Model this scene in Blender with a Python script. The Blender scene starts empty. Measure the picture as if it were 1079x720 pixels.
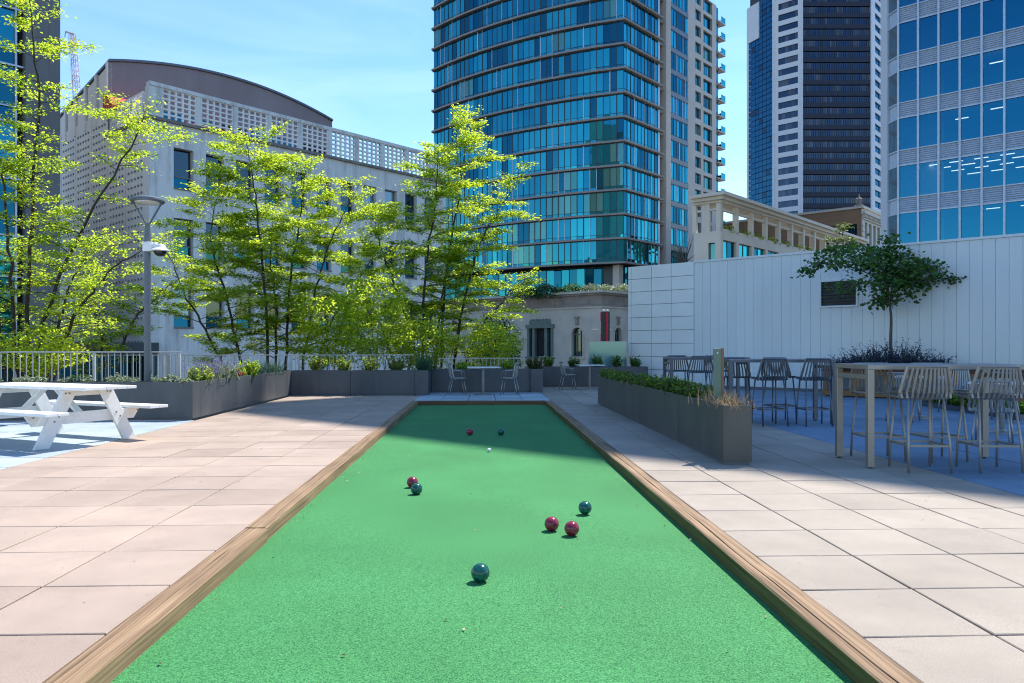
import bpy, math, random
from mathutils import Vector, Matrix, Quaternion
random.seed(7)
R = math.radians
scene = bpy.context.scene
COL = scene.collection

# ---------------------------------------------------------------- camera, sky, sun, exposure
F, CX, HY, H = 800.0, 539.5, 367.0, 1.26           # focal length and horizon in photo pixels, eye height
YAW = math.atan((CX - 508.0) / F)
CY, SY = math.cos(YAW), math.sin(YAW)
cam_d = bpy.data.cameras.new('camera')
cam = bpy.data.objects.new('camera', cam_d)
COL.objects.link(cam)
cam_d.sensor_width = 36.0
cam_d.lens = F / 1079.0 * 36.0
cam_d.shift_y = (HY - 360.0) / 1079.0
cam_d.clip_start, cam_d.clip_end = 0.05, 6000.0
cam.location = (0, 0, H)
cam.rotation_euler = (R(90), 0, -YAW)
scene.camera = cam

SUN_AZ, SUN_EL = math.atan2(0.652, 0.758), R(57.0)  # azimuth from +Y towards +X
sdir = Vector((math.sin(SUN_AZ) * math.cos(SUN_EL), math.cos(SUN_AZ) * math.cos(SUN_EL), math.sin(SUN_EL)))
sun_d = bpy.data.lights.new('sun', 'SUN')
sun_d.energy = 4.4
sun_d.angle = R(0.3)
sun_d.color = (1.0, 0.95, 0.87)
sun = bpy.data.objects.new('sun', sun_d)
COL.objects.link(sun)
sun.location = (30, 40, 80)
sun.rotation_euler = sdir.to_track_quat('Z', 'Y').to_euler()

world = bpy.data.worlds.new('World')
scene.world = world
world.use_nodes = True
wn, wl = world.node_tree.nodes, world.node_tree.links
wn.clear()
wo = wn.new('ShaderNodeOutputWorld')
bg = wn.new('ShaderNodeBackground')
bg.inputs['Strength'].default_value = 0.142
sky = wn.new('ShaderNodeTexSky')
sky.sky_type = 'NISHITA'
sky.sun_disc = False
sky.sun_elevation = SUN_EL
sky.sun_rotation = SUN_AZ
sky.altitude = 50
sky.air_density = 1.15
sky.dust_density = 0.1
sky.ozone_density = 2.6
# thin cirrus streaks low in the sky
tc = wn.new('ShaderNodeTexCoord')
mp = wn.new('ShaderNodeMapping')
mp.inputs['Scale'].default_value = (1.2, 1.6, 6.5)
mp.inputs['Rotation'].default_value = (0.18, -0.12, 0.4)
cn = wn.new('ShaderNodeTexNoise')
cn.inputs['Scale'].default_value = 2.1
cn.inputs['Detail'].default_value = 7
cn.inputs['Roughness'].default_value = 0.55
cn.inputs['Distortion'].default_value = 0.5
cr = wn.new('ShaderNodeValToRGB')
cr.color_ramp.elements[0].position = 0.46
cr.color_ramp.elements[0].color = (0, 0, 0, 1)
cr.color_ramp.elements[1].position = 0.82
cr.color_ramp.elements[1].color = (0.13, 0.13, 0.13, 1)
cm = wn.new('ShaderNodeMix')
cm.data_type = 'RGBA'
cm.inputs['B'].default_value = (7.2, 8.0, 8.8, 1)
wl.new(tc.outputs['Generated'], mp.inputs['Vector'])
wl.new(mp.outputs['Vector'], cn.inputs['Vector'])
wl.new(cn.outputs['Fac'], cr.inputs['Fac'])
wl.new(cr.outputs['Color'], cm.inputs['Factor'])
hs = wn.new('ShaderNodeHueSaturation')
hs.inputs['Saturation'].default_value = 1.2
hs.inputs['Hue'].default_value = 0.504
wl.new(sky.outputs['Color'], hs.inputs['Color'])
wl.new(hs.outputs['Color'], cm.inputs['A'])
wl.new(cm.outputs['Result'], bg.inputs['Color'])
wl.new(bg.outputs['Background'], wo.inputs['Surface'])

scene.view_settings.view_transform = 'Standard'
scene.view_settings.look = 'None'
scene.view_settings.exposure = 0.86
scene.view_settings.gamma = 1.0
scene.view_settings.use_curve_mapping = False
scene.render.engine = 'CYCLES'
try:
    scene.cycles.use_denoising = True
    scene.cycles.denoiser = 'OPENIMAGEDENOISE'
    scene.cycles.max_bounces = 8
    scene.cycles.filter_width = 1.1
    scene.cycles.transparent_max_bounces = 8
    scene.cycles.sample_clamp_indirect = 6.0
    scene.cycles.caustics_reflective = False
    scene.cycles.caustics_refractive = False
except Exception:
    pass

# ---------------------------------------------------------------- pixel to place
def rot(x, d):
    return Vector((x * CY + d * SY, d * CY - x * SY))
def P(px, py, d):
    "point seen at photo pixel (px, py) at camera depth d"
    v = rot((px - CX) / F * d, d)
    return Vector((v.x, v.y, H + (HY - py) / F * d))
def camxy(p):
    return p[0] * CY - p[1] * SY, p[0] * SY + p[1] * CY
g2 = rot(0.6648, 0.747)
g1 = rot(-0.747, 0.6648)
V2 = lambda a, b: Vector((a, b))

# ---------------------------------------------------------------- mesh builder
class MB:
    def __init__(s):
        s.v, s.f, s.m = [], [], []
    def face(s, pts, m=0):
        n = len(s.v)
        s.v.extend([tuple(p) for p in pts])
        s.f.append(tuple(range(n, n + len(pts))))
        s.m.append(m)
    def obox(s, o, a, b, la, lb, z0, z1, m=0):
        "box from plan corner o along plan directions a and b"
        p = [(o[0], o[1]), (o[0] + a[0] * la, o[1] + a[1] * la),
             (o[0] + a[0] * la + b[0] * lb, o[1] + a[1] * la + b[1] * lb), (o[0] + b[0] * lb, o[1] + b[1] * lb)]
        s.prism(p, z0, z1, m)
    def box(s, x0, y0, z0, x1, y1, z1, m=0):
        s.prism([(x0, y0), (x1, y0), (x1, y1), (x0, y1)], z0, z1, m)
    def prism(s, poly, z0, z1, m=0, mtop=None):
        area = sum(poly[i][0] * poly[(i + 1) % len(poly)][1] - poly[(i + 1) % len(poly)][0] * poly[i][1] for i in range(len(poly)))
        if area < 0:
            poly = poly[::-1]
        k, n = len(poly), len(s.v)
        s.v.extend([(p[0], p[1], z0) for p in poly])
        s.v.extend([(p[0], p[1], z1) for p in poly])
        s.f.append(tuple(range(n + k - 1, n - 1, -1))); s.m.append(m)
        s.f.append(tuple(range(n + k, n + 2 * k))); s.m.append(m if mtop is None else mtop)
        for i in range(k):
            j = (i + 1) % k
            s.f.append((n + i, n + j, n + k + j, n + k + i)); s.m.append(m)
    def beam(s, p, q, w, h, m=0, up=(0, 0, 1)):
        "rectangular bar from p to q"
        p, q = Vector(p), Vector(q)
        d = (q - p).normalized()
        u = Vector(up)
        if abs(d.dot(u)) > 0.98:
            u = Vector((0, 1, 0))
        a = d.cross(u).normalized() * (w / 2)
        b = a.cross(d).normalized() * (h / 2)
        n = len(s.v)
        for c in (p, q):
            s.v.extend([tuple(c - a - b), tuple(c + a - b), tuple(c + a + b), tuple(c - a + b)])
        for f in ((3, 2, 1, 0), (4, 5, 6, 7), (0, 1, 5, 4), (1, 2, 6, 5), (2, 3, 7, 6), (3, 0, 4, 7)):
            s.f.append(tuple(n + i for i in f)); s.m.append(m)
    def tube(s, pts, r, k=8, m=0, cap=True):
        pts = [Vector(p) for p in pts]
        if not isinstance(r, (list, tuple)):
            r = [r] * len(pts)
        n0 = len(s.v)
        ref = None
        for i, p in enumerate(pts):
            d = (pts[min(i + 1, len(pts) - 1)] - pts[max(i - 1, 0)]).normalized()
            if ref is None:
                ref = Vector((0, 0, 1)) if abs(d.z) < 0.9 else Vector((1, 0, 0))
            a = d.cross(ref)
            if a.length < 1e-4:
                a = d.cross(Vector((1, 0.3, 0)))
            a.normalize()
            b = d.cross(a)
            ref = b.cross(d) if False else ref
            for j in range(k):
                t = 2 * math.pi * j / k
                s.v.append(tuple(p + (a * math.cos(t) + b * math.sin(t)) * r[i]))
        for i in range(len(pts) - 1):
            for j in range(k):
                j2 = (j + 1) % k
                s.f.append((n0 + i * k + j, n0 + i * k + j2, n0 + (i + 1) * k + j2, n0 + (i + 1) * k + j)); s.m.append(m)
        if cap:
            s.f.append(tuple(n0 + j for j in range(k - 1, -1, -1))); s.m.append(m)
            e = n0 + (len(pts) - 1) * k
            s.f.append(tuple(e + j for j in range(k))); s.m.append(m)
    def lathe(s, c, prof, k=32, m=0):
        n0 = len(s.v)
        for (r, z) in prof:
            for j in range(k):
                t = 2 * math.pi * j / k
                s.v.append((c[0] + r * math.cos(t), c[1] + r * math.sin(t), c[2] + z))
        for i in range(len(prof) - 1):
            for j in range(k):
                j2 = (j + 1) % k
                s.f.append((n0 + i * k + j, n0 + i * k + j2, n0 + (i + 1) * k + j2, n0 + (i + 1) * k + j)); s.m.append(m)
        s.f.append(tuple(n0 + j for j in range(k - 1, -1, -1))); s.m.append(m)
        e = n0 + (len(prof) - 1) * k
        s.f.append(tuple(e + j for j in range(k))); s.m.append(m)
    def ribbon(s, pts, w, t, side, m=0):
        "flat strip of width w along direction side, thickness t, following pts"
        pts = [Vector(p) for p in pts]
        n0 = len(s.v)
        for i, p in enumerate(pts):
            d = (pts[min(i + 1, len(pts) - 1)] - pts[max(i - 1, 0)]).normalized()
            sd = Vector(side); sd = (sd - d * sd.dot(d)).normalized()
            nn = d.cross(sd)
            for (a, b) in ((-1, -1), (1, -1), (1, 1), (-1, 1)):
                s.v.append(tuple(p + sd * (w / 2 * a) + nn * (t / 2 * b)))
        for i in range(len(pts) - 1):
            for j in range(4):
                j2 = (j + 1) % 4
                s.f.append((n0 + i * 4 + j, n0 + i * 4 + j2, n0 + i * 4 + 4 + j2, n0 + i * 4 + 4 + j)); s.m.append(m)
        s.f.append((n0 + 3, n0 + 2, n0 + 1, n0)); s.m.append(m)
        e = n0 + 4 * (len(pts) - 1)
        s.f.append((e, e + 1, e + 2, e + 3)); s.m.append(m)
    def build(s, name, mats, parent=None, smooth=False, bevel=0.0, local=False, segs=2):
        me = bpy.data.meshes.new(name)
        off = Vector((0, 0, 0))
        if parent is not None and not local:
            p = parent
            while p is not None:
                off += Vector(p.location); p = p.parent
        v = s.v if off.length == 0 else [(a - off.x, b - off.y, c - off.z) for a, b, c in s.v]
        me.from_pydata(v, [], s.f)
        if not isinstance(mats, (list, tuple)):
            mats = [mats]
        for mt in mats:
            me.materials.append(mt)
        if len(mats) > 1:
            me.polygons.foreach_set('material_index', s.m)
        if smooth:
            me.polygons.foreach_set('use_smooth', [True] * len(s.f))
        me.update()
        o = bpy.data.objects.new(name, me)
        COL.objects.link(o)
        if parent is not None:
            o.parent = parent
        if bevel:
            md = o.modifiers.new('bevel', 'BEVEL')
            md.width = bevel; md.segments = segs; md.limit_method = 'ANGLE'; md.angle_limit = R(40)
        return o

def thing(name, label, cat, loc=(0, 0, 0), rz=0.0, group=None):
    o = bpy.data.objects.new(name, None)
    COL.objects.link(o)
    o.empty_display_size = 0.2
    o.location = loc
    o.rotation_euler = (0, 0, rz)
    o['label'] = label; o['category'] = cat
    if group: o['group'] = group
    return o
def tag(o, label, cat, group=None, kind=None):
    o['label'] = label; o['category'] = cat
    if group: o['group'] = group
    if kind: o['kind'] = kind
    return o
def struct(o, label, cat='ground'):
    o['kind'] = 'structure'; o['label'] = label; o['category'] = cat
    return o
def dup(root, loc, rz, label, group=None):
    r = root.copy(); COL.objects.link(r)
    r.location = loc; r.rotation_euler = (0, 0, rz); r['label'] = label
    if group: r['group'] = group
    for ch in list(root.children):
        c = ch.copy(); COL.objects.link(c); c.parent = r
        for g in ch.children:
            d = g.copy(); COL.objects.link(d); d.parent = c
    return r

# ---------------------------------------------------------------- materials
def nodes(name):
    m = bpy.data.materials.new(name)
    m.use_nodes = True
    nt = m.node_tree
    b = nt.nodes.get('Principled BSDF')
    return m, nt, b
def pbr(name, col, rough=0.6, metal=0.0, var=0.12, scale=3.0, bump=0.0, bscale=60.0, stretch=(1, 1, 1), spec=0.5, island=0.0, coat=0.0, coords='Object', detail=6):
    m, nt, b = nodes(name)
    N, L = nt.nodes, nt.links
    b.inputs['Roughness'].default_value = rough
    b.inputs['Metallic'].default_value = metal
    b.inputs['Specular IOR Level'].default_value = spec
    b.inputs['Coat Weight'].default_value = coat
    tcn = N.new('ShaderNodeTexCoord')
    mpn = N.new('ShaderNodeMapping'); mpn.inputs['Scale'].default_value = stretch
    L.new(tcn.outputs[coords], mpn.inputs['Vector'])
    ns = N.new('ShaderNodeTexNoise'); ns.inputs['Scale'].default_value = scale; ns.inputs['Detail'].default_value = detail
    ns.inputs['Roughness'].default_value = 0.62
    L.new(mpn.outputs['Vector'], ns.inputs['Vector'])
    mr = N.new('ShaderNodeMapRange')
    mr.inputs['From Min'].default_value = 0.25; mr.inputs['From Max'].default_value = 0.75
    mr.inputs['To Min'].default_value = 1 - var; mr.inputs['To Max'].default_value = 1 + var
    L.new(ns.outputs['Fac'], mr.inputs['Value'])
    val = mr.outputs['Result']
    if island:
        ge = N.new('ShaderNodeNewGeometry')
        m2 = N.new('ShaderNodeMapRange'); m2.inputs['To Min'].default_value = 1 - island; m2.inputs['To Max'].default_value = 1 + island
        L.new(ge.outputs['Random Per Island'], m2.inputs['Value'])
        mu = N.new('ShaderNodeMath'); mu.operation = 'MULTIPLY'
        L.new(val, mu.inputs[0]); L.new(m2.outputs['Result'], mu.inputs[1]); val = mu.outputs[0]
    vm = N.new('ShaderNodeVectorMath'); vm.operation = 'SCALE'
    vm.inputs[0].default_value = col
    L.new(val, vm.inputs['Scale'])
    L.new(vm.outputs['Vector'], b.inputs['Base Color'])
    if bump:
        n2 = N.new('ShaderNodeTexNoise'); n2.inputs['Scale'].default_value = bscale; n2.inputs['Detail'].default_value = 4
        L.new(mpn.outputs['Vector'], n2.inputs['Vector'])
        bn = N.new('ShaderNodeBump'); bn.inputs['Strength'].default_value = bump; bn.inputs['Distance'].default_value = 0.02
        L.new(n2.outputs['Fac'], bn.inputs['Height']); L.new(bn.outputs['Normal'], b.inputs['Normal'])
    return m

def glass_mat(name, refl, base, fac=0.5, rough=0.02, blind=0.0, see=0.0, wav=0.012):
    "coated facade glass: tinted mirror over a dark room, or partly see-through"
    m = bpy.data.materials.new(name); m.use_nodes = True
    nt = m.node_tree; N, L = nt.nodes, nt.links
    N.clear()
    out = N.new('ShaderNodeOutputMaterial')
    gl = N.new('ShaderNodeBsdfGlossy'); gl.inputs['Color'].default_value = (*refl, 1); gl.inputs['Roughness'].default_value = rough
    di = N.new('ShaderNodeBsdfDiffuse')
    ge = N.new('ShaderNodeNewGeometry')
    hs = N.new('ShaderNodeMapRange'); hs.inputs['To Min'].default_value = 0.45; hs.inputs['To Max'].default_value = 1.55
    L.new(ge.outputs['Random Per Island'], hs.inputs['Value'])
    vm = N.new('ShaderNodeVectorMath'); vm.operation = 'SCALE'; vm.inputs[0].default_value = base
    L.new(hs.outputs['Result'], vm.inputs['Scale']); L.new(vm.outputs['Vector'], di.inputs['Color'])
    inner = di.outputs['BSDF']
    if see:
        tr = N.new('ShaderNodeBsdfTransparent'); tr.inputs['Color'].default_value = (0.45, 0.62, 0.7, 1)
        mx0 = N.new('ShaderNodeMixShader'); mx0.inputs['Fac'].default_value = see
        L.new(di.outputs['BSDF'], mx0.inputs[1]); L.new(tr.outputs['BSDF'], mx0.inputs[2]); inner = mx0.outputs['Shader']
    fr = N.new('ShaderNodeLayerWeight'); fr.inputs['Blend'].default_value = 0.35
    mr = N.new('ShaderNodeMapRange'); mr.inputs['To Min'].default_value = fac; mr.inputs['To Max'].default_value = min(1.0, fac + 0.4)
    L.new(fr.outputs['Fresnel'], mr.inputs['Value'])
    ns = N.new('ShaderNodeTexNoise'); ns.inputs['Scale'].default_value = 0.5
    tcn = N.new('ShaderNodeTexCoord'); L.new(tcn.outputs['Object'], ns.inputs['Vector'])
    bn = N.new('ShaderNodeBump'); bn.inputs['Strength'].default_value = 0.35; bn.inputs['Distance'].default_value = wav
    L.new(ns.outputs['Fac'], bn.inputs['Height']); L.new(bn.outputs['Normal'], gl.inputs['Normal'])
    mx = N.new('ShaderNodeMixShader')
    L.new(mr.outputs['Result'], mx.inputs['Fac']); L.new(inner, mx.inputs[1]); L.new(gl.outputs['BSDF'], mx.inputs[2])
    L.new(mx.outputs['Shader'], out.inputs['Surface'])
    return m

def leaf_mat(name, col, trans, var=0.35, fac=0.5, rough=0.5):
    m = bpy.data.materials.new(name); m.use_nodes = True
    nt = m.node_tree; N, L = nt.nodes, nt.links
    b = N.get('Principled BSDF'); out = N.get('Material Output')
    ge = N.new('ShaderNodeNewGeometry')
    mr = N.new('ShaderNodeMapRange'); mr.inputs['To Min'].default_value = 1 - var; mr.inputs['To Max'].default_value = 1 + var
    L.new(ge.outputs['Random Per Island'], mr.inputs['Value'])
    v1 = N.new('ShaderNodeVectorMath'); v1.operation = 'SCALE'; v1.inputs[0].default_value = col
    v2 = N.new('ShaderNodeVectorMath'); v2.operation = 'SCALE'; v2.inputs[0].default_value = trans
    L.new(mr.outputs['Result'], v1.inputs['Scale']); L.new(mr.outputs['Result'], v2.inputs['Scale'])
    L.new(v1.outputs['Vector'], b.inputs['Base Color'])
    b.inputs['Roughness'].default_value = rough
    b.inputs['Specular IOR Level'].default_value = 0.35
    tr = N.new('ShaderNodeBsdfTranslucent'); L.new(v2.outputs['Vector'], tr.inputs['Color'])
    mx = N.new('ShaderNodeMixShader'); mx.inputs['Fac'].default_value = fac
    L.new(b.outputs['BSDF'], mx.inputs[1]); L.new(tr.outputs['BSDF'], mx.inputs[2]); L.new(mx.outputs['Shader'], out.inputs['Surface'])
    return m

def emit_mat(name, col, st):
    m, nt, b = nodes(name)
    b.inputs['Base Color'].default_value = (*col, 1)
    b.inputs['Emission Color'].default_value = (*col, 1); b.inputs['Emission Strength'].default_value = st
    return m

def wood_mat(name, c1, c2, axis='Y', scale=1.0, rough=0.75):
    m, nt, b = nodes(name)
    N, L = nt.nodes, nt.links
    tcn = N.new('ShaderNodeTexCoord'); mpn = N.new('ShaderNodeMapping')
    st = {'X': (0.3, 22, 22), 'Y': (22, 0.3, 22), 'Z': (14, 14, 0.7)}[axis]
    mpn.inputs['Scale'].default_value = [k * scale for k in st]
    L.new(tcn.outputs['Object'], mpn.inputs['Vector'])
    ns = N.new('ShaderNodeTexNoise'); ns.inputs['Scale'].default_value = 2.2; ns.inputs['Detail'].default_value = 9; ns.inputs['Roughness'].default_value = 0.7; ns.inputs['Distortion'].default_value = 0.12
    L.new(mpn.outputs['Vector'], ns.inputs['Vector'])
    rp = N.new('ShaderNodeValToRGB')
    rp.color_ramp.elements[0].position = 0.3; rp.color_ramp.elements[0].color = (*c1, 1)
    rp.color_ramp.elements[1].position = 0.66; rp.color_ramp.elements[1].color = (*c2, 1)
    L.new(ns.outputs['Fac'], rp.inputs['Fac'])
    big = N.new('ShaderNodeTexNoise'); big.inputs['Scale'].default_value = 1.3; L.new(tcn.outputs['Object'], big.inputs['Vector'])
    mr = N.new('ShaderNodeMapRange'); mr.inputs['From Min'].default_value = 0.3; mr.inputs['From Max'].default_value = 0.7; mr.inputs['To Min'].default_value = 0.8; mr.inputs['To Max'].default_value = 1.15
    L.new(big.outputs['Fac'], mr.inputs['Value'])
    vm = N.new('ShaderNodeVectorMath'); vm.operation = 'SCALE'
    ck = N.new('ShaderNodeTexNoise'); ck.inputs['Scale'].default_value = 3.4; ck.inputs['Detail'].default_value = 3
    L.new(mpn.outputs['Vector'], ck.inputs['Vector'])
    cm_ = N.new('ShaderNodeMapRange'); cm_.inputs['From Min'].default_value = 0.62; cm_.inputs['From Max'].default_value = 0.68; cm_.inputs['To Min'].default_value = 1.0; cm_.inputs['To Max'].default_value = 0.42
    L.new(ck.outputs['Fac'], cm_.inputs['Value'])
    mm = N.new('ShaderNodeMath'); mm.operation = 'MULTIPLY'; L.new(mr.outputs['Result'], mm.inputs[0]); L.new(cm_.outputs['Result'], mm.inputs[1])
    L.new(rp.outputs['Color'], vm.inputs[0]); L.new(mm.outputs[0], vm.inputs['Scale']); L.new(vm.outputs['Vector'], b.inputs['Base Color'])
    b.inputs['Roughness'].default_value = rough; b.inputs['Specular IOR Level'].default_value = 0.25
    bn = N.new('ShaderNodeBump'); bn.inputs['Strength'].default_value = 0.5; bn.inputs['Distance'].default_value = 0.006
    L.new(ns.outputs['Fac'], bn.inputs['Height']); L.new(bn.outputs['Normal'], b.inputs['Normal'])
    return m

def turf_mat():
    m, nt, b = nodes('turf_fibre')
    N, L = nt.nodes, nt.links
    tcn = N.new('ShaderNodeTexCoord')
    fine = N.new('ShaderNodeTexNoise'); fine.inputs['Scale'].default_value = 140; fine.inputs['Detail'].default_value = 5; fine.inputs['Roughness'].default_value = 0.75
    big = N.new('ShaderNodeTexNoise'); big.inputs['Scale'].default_value = 0.9; big.inputs['Detail'].default_value = 5
    for n in (fine, big): L.new(tcn.outputs['Object'], n.inputs['Vector'])
    rp = N.new('ShaderNodeValToRGB')
    rp.color_ramp.elements[0].position = 0.37; rp.color_ramp.elements[0].color = (0.006, 0.08, 0.028, 1)
    rp.color_ramp.elements[1].position = 0.66; rp.color_ramp.elements[1].color = (0.11, 0.38, 0.13, 1)
    L.new(fine.outputs['Fac'], rp.inputs['Fac'])
    mr = N.new('ShaderNodeMapRange'); mr.inputs['From Min'].default_value = 0.3; mr.inputs['From Max'].default_value = 0.7; mr.inputs['To Min'].default_value = 0.9; mr.inputs['To Max'].default_value = 1.1
    L.new(big.outputs['Fac'], mr.inputs['Value'])
    vm = N.new('ShaderNodeVectorMath'); vm.operation = 'SCALE'
    L.new(rp.outputs['Color'], vm.inputs[0]); L.new(mr.outputs['Result'], vm.inputs['Scale']); L.new(vm.outputs['Vector'], b.inputs['Base Color'])
    b.inputs['Roughness'].default_value = 0.8; b.inputs['Specular IOR Level'].default_value = 0.15
    b.inputs['Sheen Weight'].default_value = 0.0; b.inputs['Sheen Tint'].default_value = (0.6, 0.95, 0.65, 1)
    bn = N.new('ShaderNodeBump'); bn.inputs['Strength'].default_value = 0.55; bn.inputs['Distance'].default_value = 0.006
    L.new(fine.outputs['Fac'], bn.inputs['Height']); L.new(bn.outputs['Normal'], b.inputs['Normal'])
    return m

def paver_mat(name, col, speck=0.2, island=0.10):
    m, nt, b = nodes(name)
    N, L = nt.nodes, nt.links
    tcn = N.new('ShaderNodeTexCoord')
    fine = N.new('ShaderNodeTexNoise'); fine.inputs['Scale'].default_value = 170; fine.inputs['Detail'].default_value = 3
    big = N.new('ShaderNodeTexNoise'); big.inputs['Scale'].default_value = 1.4; big.inputs['Detail'].default_value = 6; big.inputs['Roughness'].default_value = 0.65
    spot = N.new('ShaderNodeTexNoise'); spot.inputs['Scale'].default_value = 7.0; spot.inputs['Detail'].default_value = 6; spot.inputs['Roughness'].default_value = 0.7
    wide = N.new('ShaderNodeTexNoise'); wide.inputs['Scale'].default_value = 0.45; wide.inputs['Detail'].default_value = 3
    for n in (fine, big, spot, wide): L.new(tcn.outputs['Object'], n.inputs['Vector'])
    def mrange(src, a, c, lo, hi):
        q = N.new('ShaderNodeMapRange'); q.inputs['From Min'].default_value = a; q.inputs['From Max'].default_value = c
        q.inputs['To Min'].default_value = lo; q.inputs['To Max'].default_value = hi
        L.new(src, q.inputs['Value']); return q.outputs['Result']
    ge = N.new('ShaderNodeNewGeometry')
    vals = [mrange(fine.outputs['Fac'], 0.3, 0.7, 1 - speck, 1 + speck), mrange(big.outputs['Fac'], 0.3, 0.7, 0.86, 1.1), mrange(spot.outputs['Fac'], 0.60, 0.74, 1.0, 0.80), mrange(wide.outputs['Fac'], 0.3, 0.7, 0.92, 1.06), mrange(ge.outputs['Random Per Island'], 0, 1, 1 - island, 1 + island)]
    v = vals[0]
    for w in vals[1:]:
        mu = N.new('ShaderNodeMath'); mu.operation = 'MULTIPLY'; L.new(v, mu.inputs[0]); L.new(w, mu.inputs[1]); v = mu.outputs[0]
    vm = N.new('ShaderNodeVectorMath'); vm.operation = 'SCALE'; vm.inputs[0].default_value = col
    L.new(v, vm.inputs['Scale']); L.new(vm.outputs['Vector'], b.inputs['Base Color'])
    b.inputs['Roughness'].default_value = 0.82; b.inputs['Specular IOR Level'].default_value = 0.3
    bn = N.new('ShaderNodeBump'); bn.inputs['Strength'].default_value = 0.25; bn.inputs['Distance'].default_value = 0.003
    L.new(fine.outputs['Fac'], bn.inputs['Height']); L.new(bn.outputs['Normal'], b.inputs['Normal'])
    return m

def stained(name, col, dirt, z_lo=0.42, z_hi=0.70):
    "render with blotches and long rain streaks of grime"
    m, nt, b = nodes(name)
    N, L = nt.nodes, nt.links
    tcn = N.new('ShaderNodeTexCoord')
    def noise(sc, st, det=7, rg=0.65):
        mpn = N.new('ShaderNodeMapping'); mpn.inputs['Scale'].default_value = st
        n = N.new('ShaderNodeTexNoise'); n.inputs['Scale'].default_value = sc; n.inputs['Detail'].default_value = det; n.inputs['Roughness'].default_value = rg
        L.new(tcn.outputs['Object'], mpn.inputs['Vector']); L.new(mpn.outputs['Vector'], n.inputs['Vector']); return n.outputs['Fac']
    a, c = noise(0.9, (1, 1, 0.5)), noise(3.2, (1, 1, 0.07))
    mu = N.new('ShaderNodeMath'); mu.operation = 'ADD'; L.new(a, mu.inputs[0]); L.new(c, mu.inputs[1])
    mr = N.new('ShaderNodeMapRange'); mr.inputs['From Min'].default_value = 0.95; mr.inputs['From Max'].default_value = 1.38; mr.inputs['To Min'].default_value = 0; mr.inputs['To Max'].default_value = 0.75
    L.new(mu.outputs[0], mr.inputs['Value'])
    mx = N.new('ShaderNodeMix'); mx.data_type = 'RGBA'; mx.inputs['A'].default_value = (*col, 1); mx.inputs['B'].default_value = (*dirt, 1)
    L.new(mr.outputs['Result'], mx.inputs['Factor']); L.new(mx.outputs['Result'], b.inputs['Base Color'])
    b.inputs['Roughness'].default_value = 0.85
    n2 = noise(7, (1, 1, 1)); bn = N.new('ShaderNodeBump'); bn.inputs['Strength'].default_value = 0.12; bn.inputs['Distance'].default_value = 0.03
    L.new(n2, bn.inputs['Height']); L.new(bn.outputs['Normal'], b.inputs['Normal'])
    return m

M = {}
M['turf'] = turf_mat()
M['pav_pink'] = paver_mat('buff_concrete_paver', (0.372, 0.286, 0.228))
M['pav_buff'] = paver_mat('buff_grey_concrete_paver', (0.34, 0.288, 0.236))
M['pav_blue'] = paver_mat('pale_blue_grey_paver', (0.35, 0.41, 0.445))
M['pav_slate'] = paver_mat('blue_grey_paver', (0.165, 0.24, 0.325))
M['grout'] = pbr('joint_sand', (0.13, 0.09, 0.06), 0.95)
M['asphalt'] = pbr('asphalt', (0.06, 0.06, 0.062), 0.9, scale=0.3, var=0.2)
M['kerb'] = wood_mat('weathered_timber', (0.12, 0.068, 0.036), (0.38, 0.255, 0.15), 'Y', 1.0)
M['kerb_x'] = wood_mat('weathered_timber_across', (0.09, 0.045, 0.02), (0.24, 0.14, 0.075), 'X', 1.0)
M['kerb_dark'] = wood_mat('darker_timber', (0.05, 0.045, 0.012), (0.15, 0.12, 0.045), 'Y', 1.0)  # darker, more olive timber tone for the inner face of the right beams
M['planter'] = pbr('charcoal_powder_coat', (0.07, 0.075, 0.082), 0.48, var=0.3, scale=2.5, bump=0.03, bscale=200, stretch=(1, 1, 0.35))
M['planter_warm'] = pbr('bronze_grey_powder_coat', (0.085, 0.083, 0.076), 0.45, var=0.28, scale=2.5, bump=0.03, bscale=200, stretch=(1, 1, 0.35))
M['soil'] = pbr('soil', (0.05, 0.035, 0.022), 0.95, var=0.4, scale=30, bump=0.6, bscale=40)
M['white_paint'] = pbr('white_painted_wood', (0.77, 0.77, 0.75), 0.5, var=0.12, scale=6, bump=0.05, bscale=30)
M['bolt'] = pbr('bolt_steel', (0.25, 0.24, 0.23), 0.4, 0.9)
M['alu'] = pbr('brushed_aluminium', (0.34, 0.335, 0.325), 0.42, 0.75, var=0.08, scale=8)
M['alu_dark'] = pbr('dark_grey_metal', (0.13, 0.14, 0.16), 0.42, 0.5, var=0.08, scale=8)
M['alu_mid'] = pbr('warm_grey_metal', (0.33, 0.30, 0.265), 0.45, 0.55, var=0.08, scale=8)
M['table_top'] = pbr('pale_table_top', (0.62, 0.64, 0.66), 0.35, var=0.05)
M['rail_white'] = pbr('white_railing_paint', (0.46, 0.46, 0.45), 0.4, var=0.05)
M['lamp_metal'] = pbr('lamp_charcoal', (0.12, 0.14, 0.16), 0.45, 0.3)
M['lens'] = pbr('lamp_diffuser', (0.72, 0.72, 0.70), 0.3)
M['cam_white'] = pbr('camera_white_plastic', (0.75, 0.75, 0.74), 0.35)
M['cam_black'] = pbr('camera_smoked_dome', (0.02, 0.02, 0.025), 0.08)
M['wall_white'] = pbr('white_metal_panel', (0.66, 0.71, 0.73), 0.42, var=0.07, scale=0.7, island=0.02, stretch=(1, 1, 0.3))
M['wall_tile'] = pbr('white_composite_panel', (0.72, 0.75, 0.77), 0.35, var=0.08, scale=0.9, island=0.03)
M['gap'] = pbr('shadow_gap', (0.15, 0.165, 0.18), 0.9)
M['louvre'] = pbr('louvre_dark', (0.12, 0.13, 0.145), 0.5, 0.2)
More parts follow.
